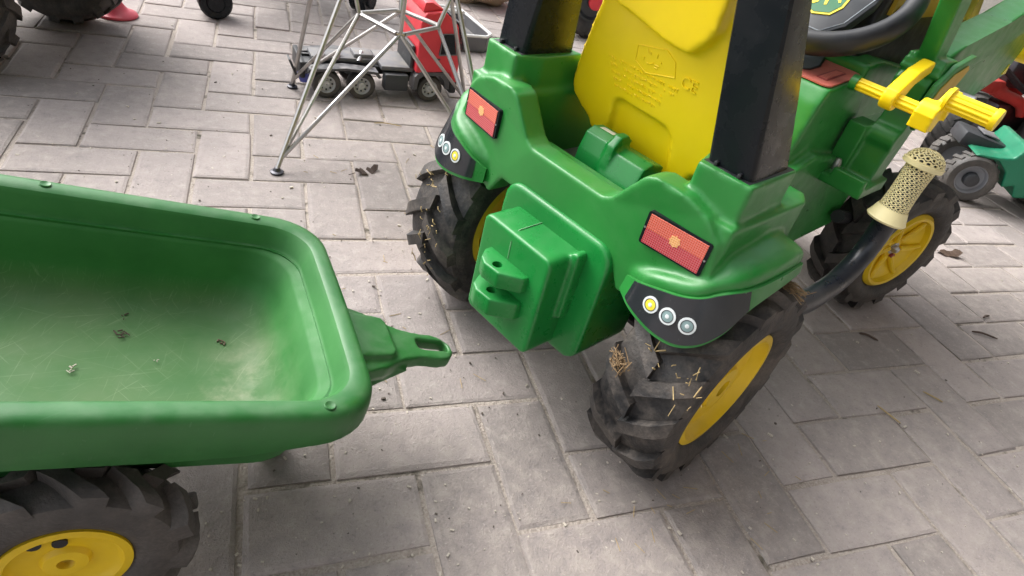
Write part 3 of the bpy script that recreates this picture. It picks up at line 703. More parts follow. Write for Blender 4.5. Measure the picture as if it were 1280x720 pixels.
# yellow loader lever: ribbed shaft along the axle, fork, clamp and ribbed hand grip
LV = Vector((0.322, 0, 0.464))
bm = B()
pr_ = []
for k in range(32):
    a = 2 * PI * k / 32; q = 0.0088 if (k // 2) % 2 == 0 else 0.0072; pr_.append((LV.x + q * math.cos(a), LV.z + q * math.sin(a)))
prism(bm, pr_, 'Y', -0.202, -0.106); finish('lever_shaft', bm, 'yellow_plastic', T, 30)
bm = B(); lathe(bm, [(0.0105, -0.106), (0.0105, -0.096)], 14, 'Y', (LV.x, 0, LV.z)); lathe(bm, [(0.006, -0.112), (0.006, -0.106)], 10, 'Y', (LV.x, 0, LV.z)); finish('shaft_socket', bm, 'green_plastic', T, 30)
def fork(b):
    tube(b, [(LV.x, -0.144, LV.z), (LV.x, -0.162, LV.z)], 0.016, 14)
    prism(b, [(LV.x - 0.010, LV.z - 0.010), (LV.x - 0.012, LV.z + 0.012), (LV.x + 0.03, LV.z + 0.036), (LV.x + 0.075, LV.z + 0.048), (LV.x + 0.078, LV.z + 0.032), (LV.x + 0.035, LV.z + 0.018), (LV.x + 0.012, LV.z - 0.008)], 'Y', -0.144, -0.162)
molded('lever_fork', fork, 'yellow_plastic', T, 0.002, 4)
def clamp(b):
    tube(b, [(LV.x, -0.190, LV.z), (LV.x, -0.216, LV.z)], 0.0175, 14)
    prism(b, [(LV.x - 0.014, LV.z - 0.02), (LV.x + 0.012, LV.z - 0.022), (LV.x + 0.02, LV.z - 0.002), (LV.x, LV.z + 0.01), (LV.x - 0.018, LV.z)], 'Y', -0.190, -0.216)
    prism(b, [(LV.x, LV.z + 0.01), (LV.x + 0.004, LV.z + 0.024), (LV.x + 0.02, LV.z + 0.034), (LV.x + 0.024, LV.z + 0.028), (LV.x + 0.012, LV.z - 0.004)], 'Y', -0.205, -0.222)
molded('lever_clamp', clamp, 'yellow_plastic', T, 0.002, 4)
bm = B(); pr_ = []
for k in range(48):
    a = 2 * PI * k / 48; q = 0.0122 if (k // 2) % 2 == 0 else 0.0108; pr_.append((LV.x + 0.006 + q * math.cos(a), LV.z + 0.022 + q * math.sin(a)))
prism(bm, pr_, 'Y', -0.272, -0.212)
lathe(bm, [(0.0135, -0.276), (0.0142, -0.272), (0.0135, -0.2685)], 20, 'Y', (LV.x + 0.006, 0, LV.z + 0.022))
lathe(bm, [(0.017, -0.2165), (0.017, -0.2120)], 20, 'Y', (LV.x + 0.006, 0, LV.z + 0.022))
finish('lever_grip', bm, 'yellow_plastic', T, 30)

# brake lever: black tube, cream perforated grip
bl = spline([(0.02, -0.16, 0.215), (0.109, -0.212, 0.222), (0.180, -0.225, 0.212), (0.245, -0.225, 0.206), (0.305, -0.225, 0.210), (0.350, -0.225, 0.235), (0.366, -0.225, 0.272), (0.360, -0.225, 0.320)], 6)
bm = B(); tube(bm, bl, 0.0165, 14); brake = finish('brake_lever', bm, 'navy_tube', T)
ga, gb = Vector((0.3555, -0.225, 0.316)), Vector((0.366, -0.225, 0.412)); gd = (gb - ga).normalized()
rotg = Vector((0, 0, 1)).rotation_difference(gd).to_matrix()
def onaxis(bm, start=0):
    for v in list(bm.verts)[start:]: v.co = rotg @ v.co + ga
GL = (gb - ga).length
bm = B(); lathe(bm, [(0.0175, 0.004), (0.0178, GL - 0.02), (0.0215, GL - 0.017), (0.021, GL - 0.009), (0.013, GL - 0.002), (0.002, GL)], 24, 'Z'); onaxis(bm); finish('grip_core', bm, 'black_matte', brake)
def mesh_sleeve(bm, rows, per, rf, hole=0.30):
    """perforated skin: a lattice of cells, each a ring of quads round an octagonal hole"""
    for j in range(rows):
        for i in range(per):
            cu = (i + (0.5 if j % 2 else 0.0)) / per; cv = (j + 0.5) / rows
            du, dv = 0.5 / per, 0.5 / rows
            o_, i_ = [], []
            for k in range(8):
                a = PI / 8 + k * PI / 4
                sx, sy = math.cos(a), math.sin(a); m_ = max(abs(sx), abs(sy))
                o_.append((cu + du * sx / m_, cv + dv * sy / m_)); i_.append((cu + du * 2 * hole * sx, cv + dv * 2 * hole * sy))
            O_ = [bm.verts.new(rf(u, v, 0.0)) for u, v in o_]; I_ = [bm.verts.new(rf(u, v, 0.0)) for u, v in i_]; D_ = [bm.verts.new(rf(u, v, -0.0022)) for u, v in i_]
            for k in range(8):
                bm.faces.new((O_[k], O_[(k + 1) % 8], I_[(k + 1) % 8], I_[k])); bm.faces.new((I_[k], I_[(k + 1) % 8], D_[(k + 1) % 8], D_[k]))
bm = B()
def sl(u, v, d):
    r_ = 0.0205 + d - 0.0015 * math.sin(v * PI); a = 2 * PI * u; z_ = 0.006 + v * (GL - 0.028); return (r_ * math.cos(a), r_ * math.sin(a), z_)
mesh_sleeve(bm, 13, 18, sl, 0.31)
def cp(u, v, d):
    b = v * 0.92 * PI / 2; a = 2 * PI * u; r_ = (0.026 + d); return (r_ * math.cos(a) * math.cos(b), r_ * math.sin(a) * math.cos(b), GL - 0.015 + 0.019 * math.sin(b) + d * math.sin(b))
mesh_sleeve(bm, 4, 16, cp, 0.30)
onaxis(bm); sl_o = finish('grip_sleeve', bm, 'cream_grip', brake, 30)
bm = B(); lathe(bm, [(0.0195, 0.004), (0.0215, 0.010), (0.0265, -0.004), (0.0285, -0.008), (0.0265, -0.011), (0.018, -0.008)], 28, 'Z', close=True); onaxis(bm); finish('grip_flange', bm, 'cream_grip', brake, 40)
bm = B(); lathe(bm, [(0.021, GL - 0.023), (0.0275, GL - 0.021), (0.028, GL - 0.015), (0.024, GL - 0.013)], 28, 'Z', close=True); onaxis(bm); finish('grip_collar', bm, 'cream_grip', brake, 40)

# wheels
def tyre_bm(R, W, rim, lugs, lugh, ang=0.30, seed=1, dphi=None, wear=0.6):
    bm = B(); rg = random.Random(seed); rc = R - lugh
    prof = [(rim, -W * .30), (rim + 0.006, -W * .40), (rim + (rc - rim) * .35, -W * .49), (rim + (rc - rim) * .62, -W * .5), (rim + (rc - rim) * .86, -W * .455), (rc - 0.003, -W * .36), (rc, -W * .18), (rc + 0.001, 0)]
    prof = prof + [(r, -h) for r, h in prof[-2::-1]]
    lathe(bm, prof, 64, 'Y', close=True)
    for k in range(lugs):
        for s in (1, -1):
            p0 = 2 * PI * (k + (0.5 if s > 0 else 0)) / lugs + rg.gauss(0, 0.012)
            wd = (dphi or 2 * PI / lugs * 0.31); rows = []
            N = 6
            for i in range(N + 1):
                u = i / N; y = s * (W * 0.475 - u * (W * 0.50)); ph = p0 + ang * (u ** 0.85)
                ed = abs(y) / (W * 0.5); j_ = rg.uniform(0, lugh * wear * 0.16); rb = rc - 0.004 - (0.012 * max(0, ed - 0.72) / 0.28) * (R / 0.155)
                rt = R - (0.010 * max(0, ed - 0.7) / 0.3) * (R / 0.155) - j_
                hw = wd * (0.60, 0.56, 0.52, 0.50, 0.50, 0.52, 0.58)[i] * rg.uniform(0.95, 1.05)
                def P(a, r): return bm.verts.new((r * math.cos(a), y, r * math.sin(a)))
                rows.append([P(ph - hw * 1.25, rb), P(ph - hw, rt), P(ph + hw, rt), P(ph + hw * 1.25, rb)])
            for i in range(N):
                for q in range(3): bm.faces.new((rows[i][q], rows[i][q + 1], rows[i + 1][q + 1], rows[i + 1][q]))
            bm.faces.new(rows[0][::-1]); bm.faces.new(rows[-1])
    return bm
def wheel(parent, loc, rz, R, W, rim, lugs, lugh, tmat, rmat, style, seed, label=None):
    w_ = bpy.data.objects.new('wheel', None); COL.objects.link(w_); w_.parent = parent; w_.location = loc; w_.rotation_euler = (0, random.uniform(0, 6), rz)
    if label: w_['label'] = label
    finish('tyre', tyre_bm(R, W, rim, lugs, lugh, seed=seed), tmat, w_, 38)
    bm = B(); h = W * 0.5
    f = rim + 0.004
    if style == 'rear':
        lathe(bm, [(f, h * .75), (f, h * .55), (rim * .93, h * .5), (rim * .90, -h * .40), (rim * .93, -h * .66), (f, -h * .70), (f, -h * .84), (rim * .94, -h * .86), (rim * .88, -h * .70), (rim * .80, -h * .60), (rim * .42, -h * .56), (rim * .36, -h * .72), (rim * .15, -h * .74), (rim * .15, -h * .5), (rim * .40, -h * .40), (rim * .80, -h * .42), (rim * .84, h * .5), (rim * .9, h * .75)], 48, 'Y', close=True)
    else:
        lathe(bm, [(f, h * .75), (f, -h * .80), (rim * .97, -h * .92), (rim * .90, -h * .90), (rim * .86, -h * .70), (rim * .30, -h * .46), (rim * .24, -h * .56), (rim * .08, -h * .56), (rim * .08, h * .3), (rim * .84, h * .5)], 48, 'Y', close=True)
    finish('rim', bm, rmat, w_, 35)
    if style == 'front':
        for k in range(6):
            a = k * PI / 3 + 0.2; bm = B()
            pts = spline([(rim * q * math.cos(a + 0.28 * (q - .25)), -h * (0.50 + 0.30 * q), rim * q * math.sin(a + 0.28 * (q - .25))) for q in (0.25, 0.45, 0.65, 0.86)], 3)
            tube(bm, pts, [0.0062 - 0.0002 * i for i in range(len(pts))], 8); finish('rim_rib', bm, rmat, w_)
        bm = B(); lathe(bm, [(0.0085, -h * .54), (0.0085, -h * .70), (0.006, -h * .78), (0.001, -h * .80)], 6, 'Y'); lathe(bm, [(0.013, -h * .54), (0.013, -h * .60)], 18, 'Y'); finish('axle_nut', bm, 'steel', w_, 30)
        bm = B(); lathe(bm, [(0.005, -h * .50), (0.005, -h * .68)], 12, 'Y', (0.012, 0, -0.014)); finish('rim_hole', bm, 'decal_darkred', w_, 30)
    else:
        for a, rr_ in ((1.9, 0.62), (2.4, 0.80)):
            bm = B(); lathe(bm, [(0.0055, -h * .45), (0.0055, -h * .66)], 12, 'Y', (rim * rr_ * math.cos(a), 0, rim * rr_ * math.sin(a))); finish('rim_hole', bm, 'black_matte', w_, 30)
    return w_
RW = 0.152
wr = wheel(T, (0, -0.199, RW), 0, RW, 0.112, 0.083, 15, 0.012, 'tyre_dirty', 'yellow_rim', 'rear', 5, 'muddy right rear wheel with yellow rim'); wr.rotation_euler = (0, 0.35, 0)
wl = wheel(T, (0, 0.199, RW), PI, RW, 0.112, 0.083, 15, 0.012, 'tyre_dirty', 'yellow_rim', 'rear', 6, 'muddy left rear wheel'); wl.rotation_euler = (0, 1.2, PI)
wf = wheel(T, (0.700, -0.176, 0.145), 0, 0.145, 0.104, 0.080, 13, 0.013, 'tyre_clean', 'yellow_rim', 'front', 8, 'right front wheel with ribbed yellow rim'); wf.rotation_euler = (0, 0.3, -0.27)
wf2 = wheel(T, (0.700, 0.176, 0.145), PI, 0.145, 0.104, 0.080, 13, 0.013, 'tyre_clean', 'yellow_rim', 'front', 9); wf2.rotation_euler = (0, 0.9, PI - 0.27)
bm = B(); tube(bm, [(0, -0.16, RW), (0, 0.16, RW)], 0.010, 10); tube(bm, [(0.0, -0.12, RW), (0, -0.15, RW)], 0.035, 20); tube(bm, [(0.0, 0.12, RW), (0, 0.15, RW)], 0.035, 20); finish('rear_axle', bm, 'black_matte', T)
bm = B(); tube(bm, [(0.70, -0.15, 0.145), (0.70, 0.15, 0.145)], 0.011, 10); box(bm, (0.70, 0, 0.18), (0.10, 0.16, 0.07), None, 0.01); tube(bm, [(0.50, -0.13, 0.22), (0.66, -0.12, 0.17)], 0.012, 8); finish('front_axle', bm, 'black_matte', T)

# ================================================================== TRAILER
K = 0.86
TX = Vector((0.961585, 0.119772, -0.246999)); TY = Vector((-0.123601, 0.992332, 0)); TZ = Vector((0.245105, 0.030529, 0.969016))
TF = Vector((-0.189844, -0.029040, 0.213606))
TM = Matrix(((TX.x, TY.x, TZ.x, TF.x), (TX.y, TY.y, TZ.y, TF.y), (TX.z, TY.z, TZ.z, TF.z), (0, 0, 0, 1)))
TR = thing('toy_trailer', 'scratched green plastic toy trailer tub with hitch tongue, in the left foreground', 'toy trailer', matrix=TM)
L_, W_ = 0.66, 0.37
def ring_pts(dside, dfront, z, rc=0.062, lip=False, n=8):
    hx = (L_ - dside - dfront) / 2; cx = -dfront - hx; hy = W_ / 2 - dside
    out = []
    base = rr(cx, 0, hx, hy, max(0.012, min(rc, hx * .9, hy * .9)), n)
    # densify long sides
    pts = []
    for i, a in enumerate(base):
        b = base[(i + 1) % len(base)]; pts.append(a)
        if i % (n + 1) == n:
            for k in range(1, 8): pts.append((a[0] + (b[0] - a[0]) * k / 8, a[1] + (b[1] - a[1]) * k / 8))
    for x, y in pts:
        zz = z
        if lip:
            u = min(1, max(0, (-x - 0.01) / 0.16)); zz = z + (1 - u * u * (3 - 2 * u)) * 0.020
        bow = 0.004 * (1 - (y / (W_ / 2)) ** 2) if x > -dfront - 0.03 else 0
        out.append(Vector(((x + bow), y, zz)) * K)
    return out
def loft(bm, rings, capfirst=False, caplast=False):
    rv = [[bm.verts.new(p) for p in r] for r in rings]; n = len(rv[0])
    for a in range(len(rv) - 1):
        for k in range(n): bm.faces.new((rv[a][k], rv[a][(k + 1) % n], rv[a + 1][(k + 1) % n], rv[a + 1][k]))
    if capfirst: bm.faces.new(rv[0])
    if caplast: bm.faces.new(rv[-1])
    return rv
bm = B()
loft(bm, [ring_pts(0.120, 0.16, -0.145, 0.04), ring_pts(0.085, 0.10, -0.142, 0.05), ring_pts(0.044, 0.052, -0.118, 0.05), ring_pts(0.038, 0.036, -0.05, 0.05), ring_pts(0.040, 0.036, -0.03, 0.05), ring_pts(0.006, 0.006, -0.028, 0.06),
          ring_pts(0.0045, 0.0045, -0.052, 0.06, True), ring_pts(0.001, 0.001, -0.0555, 0.062, True), ring_pts(-0.0015, -0.0015, -0.053, 0.063, True), ring_pts(-0.001, -0.001, -0.018, 0.062), ring_pts(0.0005, 0.0005, -0.008, 0.062), ring_pts(0.004, 0.004, -0.002, 0.060), ring_pts(0.010, 0.010, 0.0, 0.058), ring_pts(0.022, 0.020, -0.0005, 0.052), ring_pts(0.0265, 0.0245, -0.003, 0.050)], True)
tub_o = finish('tub_shell', bm, 'green_trailer', TR, 50)
bm = B()
loft(bm, [ring_pts(0.0265, 0.0245, -0.003, 0.050), ring_pts(0.030, 0.028, -0.008, 0.050), ring_pts(0.034, 0.033, -0.026, 0.050), ring_pts(0.036, 0.036, -0.031, 0.050), ring_pts(0.041, 0.045, -0.034, 0.050), ring_pts(0.043, 0.049, -0.038, 0.050), ring_pts(0.047, 0.056, -0.070, 0.052), ring_pts(0.053, 0.070, -0.100, 0.056), ring_pts(0.062, 0.085, -0.116, 0.058), ring_pts(0.080, 0.110, -0.124, 0.056), ring_pts(0.120, 0.16, -0.126, 0.04)], False, True)
finish('tub_liner', bm, 'tub_inside', tub_o, 50)
for x, y in ((-0.315, 0.170), (-0.088, 0.170), (-0.057, -0.169), (-0.330, -0.170), (-0.5, 0.17), (-0.5, -0.17)):
    bm = B(); lathe(bm, [(0.0045, -0.0005), (0.0052, 0.0008), (0.0046, 0.0016), (0.0025, 0.0007), (0.0008, 0.0004)], 12, 'Z', (x * K, y * K, 0)); finish('rivet', bm, 'green_trailer', tub_o, 50)
def tongue(b):
    top = [(-0.028, 0.075), (0.03, 0.066), (0.062, 0.052), (0.090, 0.035), (0.120, 0.027), (0.150, 0.027), (0.168, 0.021), (0.178, 0.009), (0.178, -0.007), (0.168, -0.020), (0.150, -0.025), (0.118, -0.025), (0.088, -0.034), (0.062, -0.050), (0.03, -0.062), (-0.028, -0.075)]
    def sl_(p):
        return (p.x * K, p.y * K, (p.z - 0.013 * max(0, p.x) / 0.18) * K)
    prism(b, top, 'Z', -0.072, -0.052, sl_)
    prism(b, [(x, y * 0.92) for x, y in top if x < 0.1], 'Z', -0.082, -0.06, sl_)
    prism(b, [(-0.028, 0.052), (0.072, 0.040), (0.078, 0.030), (0.078, -0.028), (0.07, -0.036), (-0.028, -0.05)], 'Z', -0.06, -0.043, sl_)
    prism(b, [(x * K, z * K) for x, z in ((-0.08, -0.19), (-0.028, -0.06), (0.07, -0.066), (0.10, -0.074), (0.06, -0.104), (0.0, -0.150))], 'Y', -0.034, 0.034)
def slot(b):
    box(b, (0.146 * K, 0.004 * K, -0.08 * K), (0.050 * K, 0.019 * K, 0.12))
molded('hitch_tongue', tongue, 'green_trailer', TR, 0.0022, 9, slot)
RT = 0.100
for s in (1, -1):
    wc = Vector((-0.258 * K, s * 0.1375 if s < 0 else 0.158, -0.2)); wz = TM @ wc
    # put the hub at one tyre radius above the ground
    wc.z += (RT - wz.z) / TZ.z
    w_ = wheel(TR, wc, 0 if s < 0 else PI, RT, 0.052, 0.044, 12, 0.012, 'tyre_trailer', 'yellow_rim', 'rear', 20 + s, 'grey ribbed trailer wheel')
    w_.rotation_euler = (0, 0.1, 0 if s < 0 else PI)
bm = B()
hz = (RT - (TM @ Vector((-0.258 * K, 0, 0))).z) / TZ.z
tube(bm, [(-0.258 * K, -0.15 * K, hz), (-0.258 * K, 0.15 * K, hz)], 0.008, 10)
box(bm, (-0.258 * K, 0, (hz - 0.135 * K) / 2), (0.05, 0.10, abs(hz + 0.135 * K))); finish('axle', bm, 'black_matte', TR)
# prop leg under the tongue root, carrying the nose on the paving
pt = TM @ Vector((-0.06 * K, 0, -0.15 * K)); inv = TM.inverted()
bm = B(); a_ = inv @ Vector((pt.x, pt.y, 0.0)); b_ = inv @ Vector((pt.x, pt.y, pt.z + 0.02)); tube(bm, [a_, b_], 0.016, 12); finish('prop_leg', bm, 'green_trailer', TR)

# ================================================================== WIRE CHAIR
CH = Vector((-0.008, 0.83, 0)); W = thing('wire_base_chair', 'chair on a bent chrome wire base standing over the red truck', 'chair', CH)
F = [Vector(p) - CH for p in ((-0.252, 0.63, 0.006), (-0.209, 1.07, 0.006), (0.236, 1.03, 0.006), (0.193, 0.587, 0.006))]
N = [Vector(p) - CH for p in ((-0.015, 0.745, 0.262), (-0.085, 0.845, 0.262), (0.010, 0.905, 0.262), (0.080, 0.830, 0.262))]   # near, left, far, right
TP = [Vector(p) - CH for p in ((-0.085, 0.835, 0.415), (-0.105, 0.800, 0.415), (0.075, 0.855, 0.415), (0.065, 0.765, 0.415))]
TP[1] = Vector((-0.16, 0.79, 0.415)) - CH + Vector((0.0, 0.02, 0))
for i in range(4):
    bm = B(); tube(bm, [F[i], F[i] + (TP[i] - F[i]) * 0.5, TP[i]], 0.0049, 8); finish('leg', bm, 'chrome', W)
    bm = B(); lathe(bm, [(0.012, -0.006), (0.013, -0.002), (0.008, 0.0), (0.005, 0.006)], 14, 'Z', F[i]); finish('glide', bm, 'dark_steel', W)
    for nb in {0: (0, 1), 1: (1, 2), 2: (2, 3), 3: (3, 0)}[i]:
        bm = B(); st_ = F[i] + (TP[i] - F[i]) * 0.05; a = N[nb] + (F[i] - N[nb]).normalized() * 0.012
        tube(bm, [st_, a, N[nb]], 0.0042, 8); finish('strut', bm, 'chrome', W)
RG = [N[0] + Vector((-.008, 0, 0)), N[1] + Vector((0.004, -.006, 0)), N[1] + Vector((0.004, .008, 0)), N[2] + Vector((-.01, 0, 0)), N[2] + Vector((.01, 0, 0)), N[3] + Vector((0, .008, 0)), N[3] + Vector((0, -.006, 0)), N[0] + Vector((.008, 0, 0))]
bm = B()
for i in range(8): tube(bm, [RG[i], RG[(i + 1) % 8]], 0.0046, 8)
finish('ring', bm, 'chrome', W)
for i in range(4):
    bm = B(); q = TP[i].copy(); tube(bm, [N[i], N[i] + Vector((N[i].x * .25, N[i].y * .25, 0.07)), Vector((N[i].x * 1.5, N[i].y * 1.5, 0.415))], 0.0043, 8); finish('upright', bm, 'chrome', W)
bm = B()
rows = []
for i in range(13):
    for_ = []
    for j in range(13):
        a, b = (i - 6) / 6, (j - 6) / 6; for_.append(bm.verts.new((a * 0.215, b * 0.21, 0.425 + 0.05 * (a * a + b * b) + (0.25 * max(0, b - 0.5) ** 1.5))))
    rows.append(for_)
for i in range(12):
    for j in range(12): bm.faces.new((rows[i][j], rows[i + 1][j], rows[i + 1][j + 1], rows[i][j + 1]))
bmesh.ops.solidify(bm, geom=bm.faces[:], thickness=0.006)
finish('seat_shell', bm, 'white_plastic', W)

# ================================================================== RED TOY TRUCK (tractor unit)
TKO = Vector((-0.010, 1.110, 0)); TKA = rad(7)
K_ = thing('toy_truck', 'red toy truck with black chassis parked under the wire chair', 'toy truck', TKO, TKA)
def small_wheel(parent, c, R, Wd, tm, rm, s, studs=8, holes=True):
    w_ = bpy.data.objects.new('wheel', None); COL.objects.link(w_); w_.parent = parent; w_.location = c
    if s > 0: w_.rotation_euler = (0, 0, PI)
    bm = B(); h = Wd / 2
    lathe(bm, [(R * .62, -h * .9), (R * .72, -h), (R * .90, -h * .95), (R * .99, -h * .7), (R, -h * .3), (R, h * .3), (R * .99, h * .7), (R * .9, h * .95), (R * .62, h * .9)], 28, 'Y', close=True); finish('tyre', bm, tm, w_, 40)
    bm = B(); lathe(bm, [(R * .66, h * .5), (R * .66, -h * .82), (R * .58, -h * .85), (R * .52, -h * .45), (R * .28, -h * .40), (R * .24, -h * .78), (R * .04, -h * .82), (R * .04, h * .5)], 24, 'Y', close=True); finish('rim', bm, rm, w_, 35)
    if studs:
        for k in range(studs):
            a = 2 * PI * k / studs; bm = B(); lathe(bm, [(R * .07, -h * .40), (R * .07, -h * .52)], 8, 'Y', (R * .41 * math.cos(a), 0, R * .41 * math.sin(a))); finish('rim_hole', bm, 'black_matte', w_)
    return w_
for x in (-0.130, -0.043, 0.137):
    for s in (-1, 1): small_wheel(K_, (x, s * 0.062, 0.035), 0.035, 0.032, 'tyre_clean', 'silver_plastic', s)
bm = B(); box(bm, (-0.02, 0, 0.058), (0.34, 0.040, 0.022), None, 0.003)
for s in (-1, 1): box(bm, (-0.03, s * 0.030, 0.066), (0.31, 0.010, 0.014), None, 0.002)
box(bm, (-0.185, 0, 0.062), (0.012, 0.12, 0.04), None, 0.003); chs = finish('chassis', bm, 'black_matte', K_)
for s in (-1, 1):
    bm = B(); prism(bm, [(-0.178, 0.062), (-0.172, 0.072), (-0.085, 0.080), (-0.005, 0.074), (0.004, 0.060), (-0.003, 0.058), (-0.012, 0.068), (-0.085, 0.0735), (-0.168, 0.066)], 'Y', s * 0.046, s * 0.080); finish('mudguard', bm, 'truck_grey', K_, 30)
    bm = B(); box(bm, (0.045, s * 0.063, 0.048), (0.062, 0.030, 0.042), None, 0.004); finish('fuel_tank', bm, 'charcoal', K_)
    bm = B(); prism(bm, [(0.088, 0.035), (0.090, 0.068), (0.103, 0.082), (0.172, 0.082), (0.186, 0.066), (0.188, 0.04), (0.178, 0.04), (0.172, 0.062), (0.160, 0.074), (0.116, 0.074), (0.102, 0.064), (0.098, 0.035)], 'Y', s * 0.045, s * 0.083); finish('wheel_arch', bm, 'truck_grey', K_, 30)
bm = B(); box(bm, (-0.08, 0, 0.083), (0.16, 0.062, 0.010), None, 0.003); box(bm, (-0.03, 0, 0.092), (0.05, 0.05, 0.012), None, 0.004); finish('coupling_plate', bm, 'dusty_grey', K_)
for x in (-0.14, -0.10, -0.045):
    bm = B(); tube(bm, [(x, -0.034, 0.082), (x + 0.012, -0.010, 0.099)], 0.005, 8); finish('damper', bm, 'steel', K_)
bm = B(); tube(bm, [(-0.20, -0.058, 0.05), (-0.215, -0.058, 0.085), (-0.215, -0.03, 0.085), (-0.20, -0.03, 0.05)], 0.0028, 6); finish('rear_frame', bm, 'black_matte', K_)
bm = B(); box(bm, (-0.165, -0.02, 0.040), (0.05, 0.07, 0.025), None, 0.006); finish('gear_housing', bm, 'blue_plastic', K_)
def cab(b):
    prism(b, [(0.092, 0.078), (0.092, 0.205), (0.102, 0.228), (0.150, 0.236), (0.190, 0.205), (0.206, 0.14), (0.208, 0.060), (0.190, 0.055), (0.188, 0.080), (0.172, 0.085)], 'Y', -0.082, 0.082)
cb = molded('cab', cab, 'red_plastic', K_, 0.004, 3)
for s in (-1, 1):
    bm = B(); prism(bm, [(0.146, 0.130), (0.150, 0.182), (0.180, 0.184), (0.192, 0.134)], 'Y', s * 0.0815, s * 0.0835); wn = finish('window', bm, 'black_plastic', cb, 0)
    bm = B(); tube(bm, [(0.148, s * 0.0838, 0.129), (0.152, s * 0.0838, 0.183), (0.182, s * 0.0838, 0.185), (0.194, s * 0.0838, 0.133), (0.148, s * 0.0838, 0.129)], 0.002, 6); finish('frame', bm, 'dusty_grey', wn)
for s in (-1, 1):
    bm = B(); prism(bm, [(0.136, 0.092), (0.140, 0.192), (0.184, 0.192), (0.198, 0.132), (0.199, 0.092)], 'Y', s * 0.0790, s * 0.0813, bev=0.001); dr = finish('door', bm, 'red_plastic', cb, 30)
    bm = B(); box(bm, (0.146, s * 0.0826, 0.118), (0.012, 0.003, 0.004), None, 0.001); finish('handle', bm, 'charcoal', dr)
    bm = B(); box(bm, (0.207, s * 0.088, 0.165), (0.008, 0.014, 0.034), None, 0.003); finish('mirror', bm, 'charcoal', cb)
bm = B(); prism(bm, [(0.096, 0.226), (0.100, 0.250), (0.118, 0.252), (0.152, 0.236)], 'Y', -0.070, 0.070, bev=0.003); finish('roof_deflector', bm, 'red_plastic', cb, 30)
bm = B(); box(bm, (0.200, 0, 0.045), (0.02, 0.16, 0.035), None, 0.005); finish('bumper', bm, 'charcoal', K_)
bm = B(); box(bm, (0.212, 0, 0.175), (0.004, 0.14, 0.06), Matrix.Rotation(-0.28, 3, 'Y')); finish('windscreen', bm, 'black_plastic', cb)
bm = B(); box(bm, (0.050, 0, 0.078), (0.085, 0.12, 0.012), None, 0.003); finish('deck_plate', bm, 'dusty_grey', K_)
bm = B(); box(bm, (0.086, 0, 0.11), (0.010, 0.12, 0.06), None, 0.003); finish('rear_panel', bm, 'charcoal', K_)

# ================================================================== THINGS ALONG THE TOP OF THE PICTURE
# black ride-on with big tyres, top left
RD = thing('ride_on_quad', 'black ride-on toy with big dark tyres, cut off at upper left', 'ride-on toy', (-0.82, 1.19, 0), rad(-16.7))
def plain_tyre(parent, c, rz, R, Wd, label=None):
    w_ = bpy.data.objects.new('wheel', None); COL.objects.link(w_); w_.parent = parent; w_.location = c; w_.rotation_euler = (0, 0.4, rz)
    finish('tyre', tyre_bm(R, Wd, R * .52, 14, 0.008, seed=31), 'tyre_clean', w_, 32)
    bm = B(); lathe(bm, [(R * .54, Wd * .3), (R * .54, -Wd * .38), (R * .48, -Wd * .36), (R * .40, -Wd * .2), (R * .1, -Wd * .25), (R * .1, Wd * .3)], 30, 'Y', close=True); finish('rim', bm, 'charcoal', w_, 35)
    return w_

for x, y in ((0.02, 0.205), (0.0, -0.205), (-0.62, 0.205), (-0.62, -0.205)): plain_tyre(RD, (x, y, 0.152), 0 if y < 0 else PI, 0.152, 0.11)
def rbody(b):
    prism(b, [(-0.80, 0.20), (-0.82, 0.40), (-0.5, 0.46), (-0.2, 0.44), (0.22, 0.40), (0.27, 0.30), (0.24, 0.19)], 'Y', -0.20, 0.20)
    for s in (1, -1): prism(b, [(-0.20, 0.315), (0.20, 0.315), (0.15, 0.36), (-0.15, 0.36)], 'Y', s * 0.12, s * 0.27)
molded('body', rbody, 'black_matte', RD, 0.008, 4)
bm = B(); tube(bm, [(0.01, -0.2, 0.152), (0.01, 0.2, 0.152)], 0.014, 10); box(bm, (-0.3, 0, 0.17), (0.8, 0.10, 0.06), None, 0.01); finish('undercarriage', bm, 'black_matte', RD)

# red flared pedestal
RP = thing('red_pedestal', 'red plastic stand with a flared foot beside the dark tyre at upper left', 'toy stand', (-0.645, 1.462, 0))
bm = B(); lathe(bm, [(0.048, 0.0), (0.051, 0.003), (0.050, 0.008), (0.034, 0.014), (0.026, 0.030), (0.023, 0.055), (0.022, 0.10)], 30, 'Z')
for v in bm.verts: v.co.x -= v.co.z * 0.30
finish('foot', bm, 'pink_red', RP, 50)
bm = B(); tube(bm, [(-0.028, 0, 0.095), (-0.09, 0.0, 0.32)], [0.022, 0.020], 16); finish('stem', bm, 'pink_red', RP)
bm = B(); lathe(bm, [(0.03, 0.31), (0.13, 0.325), (0.135, 0.345), (0.12, 0.35)], 28, 'Z', (-0.09, 0, 0)); finish('top', bm, 'pink_red', RP, 40)

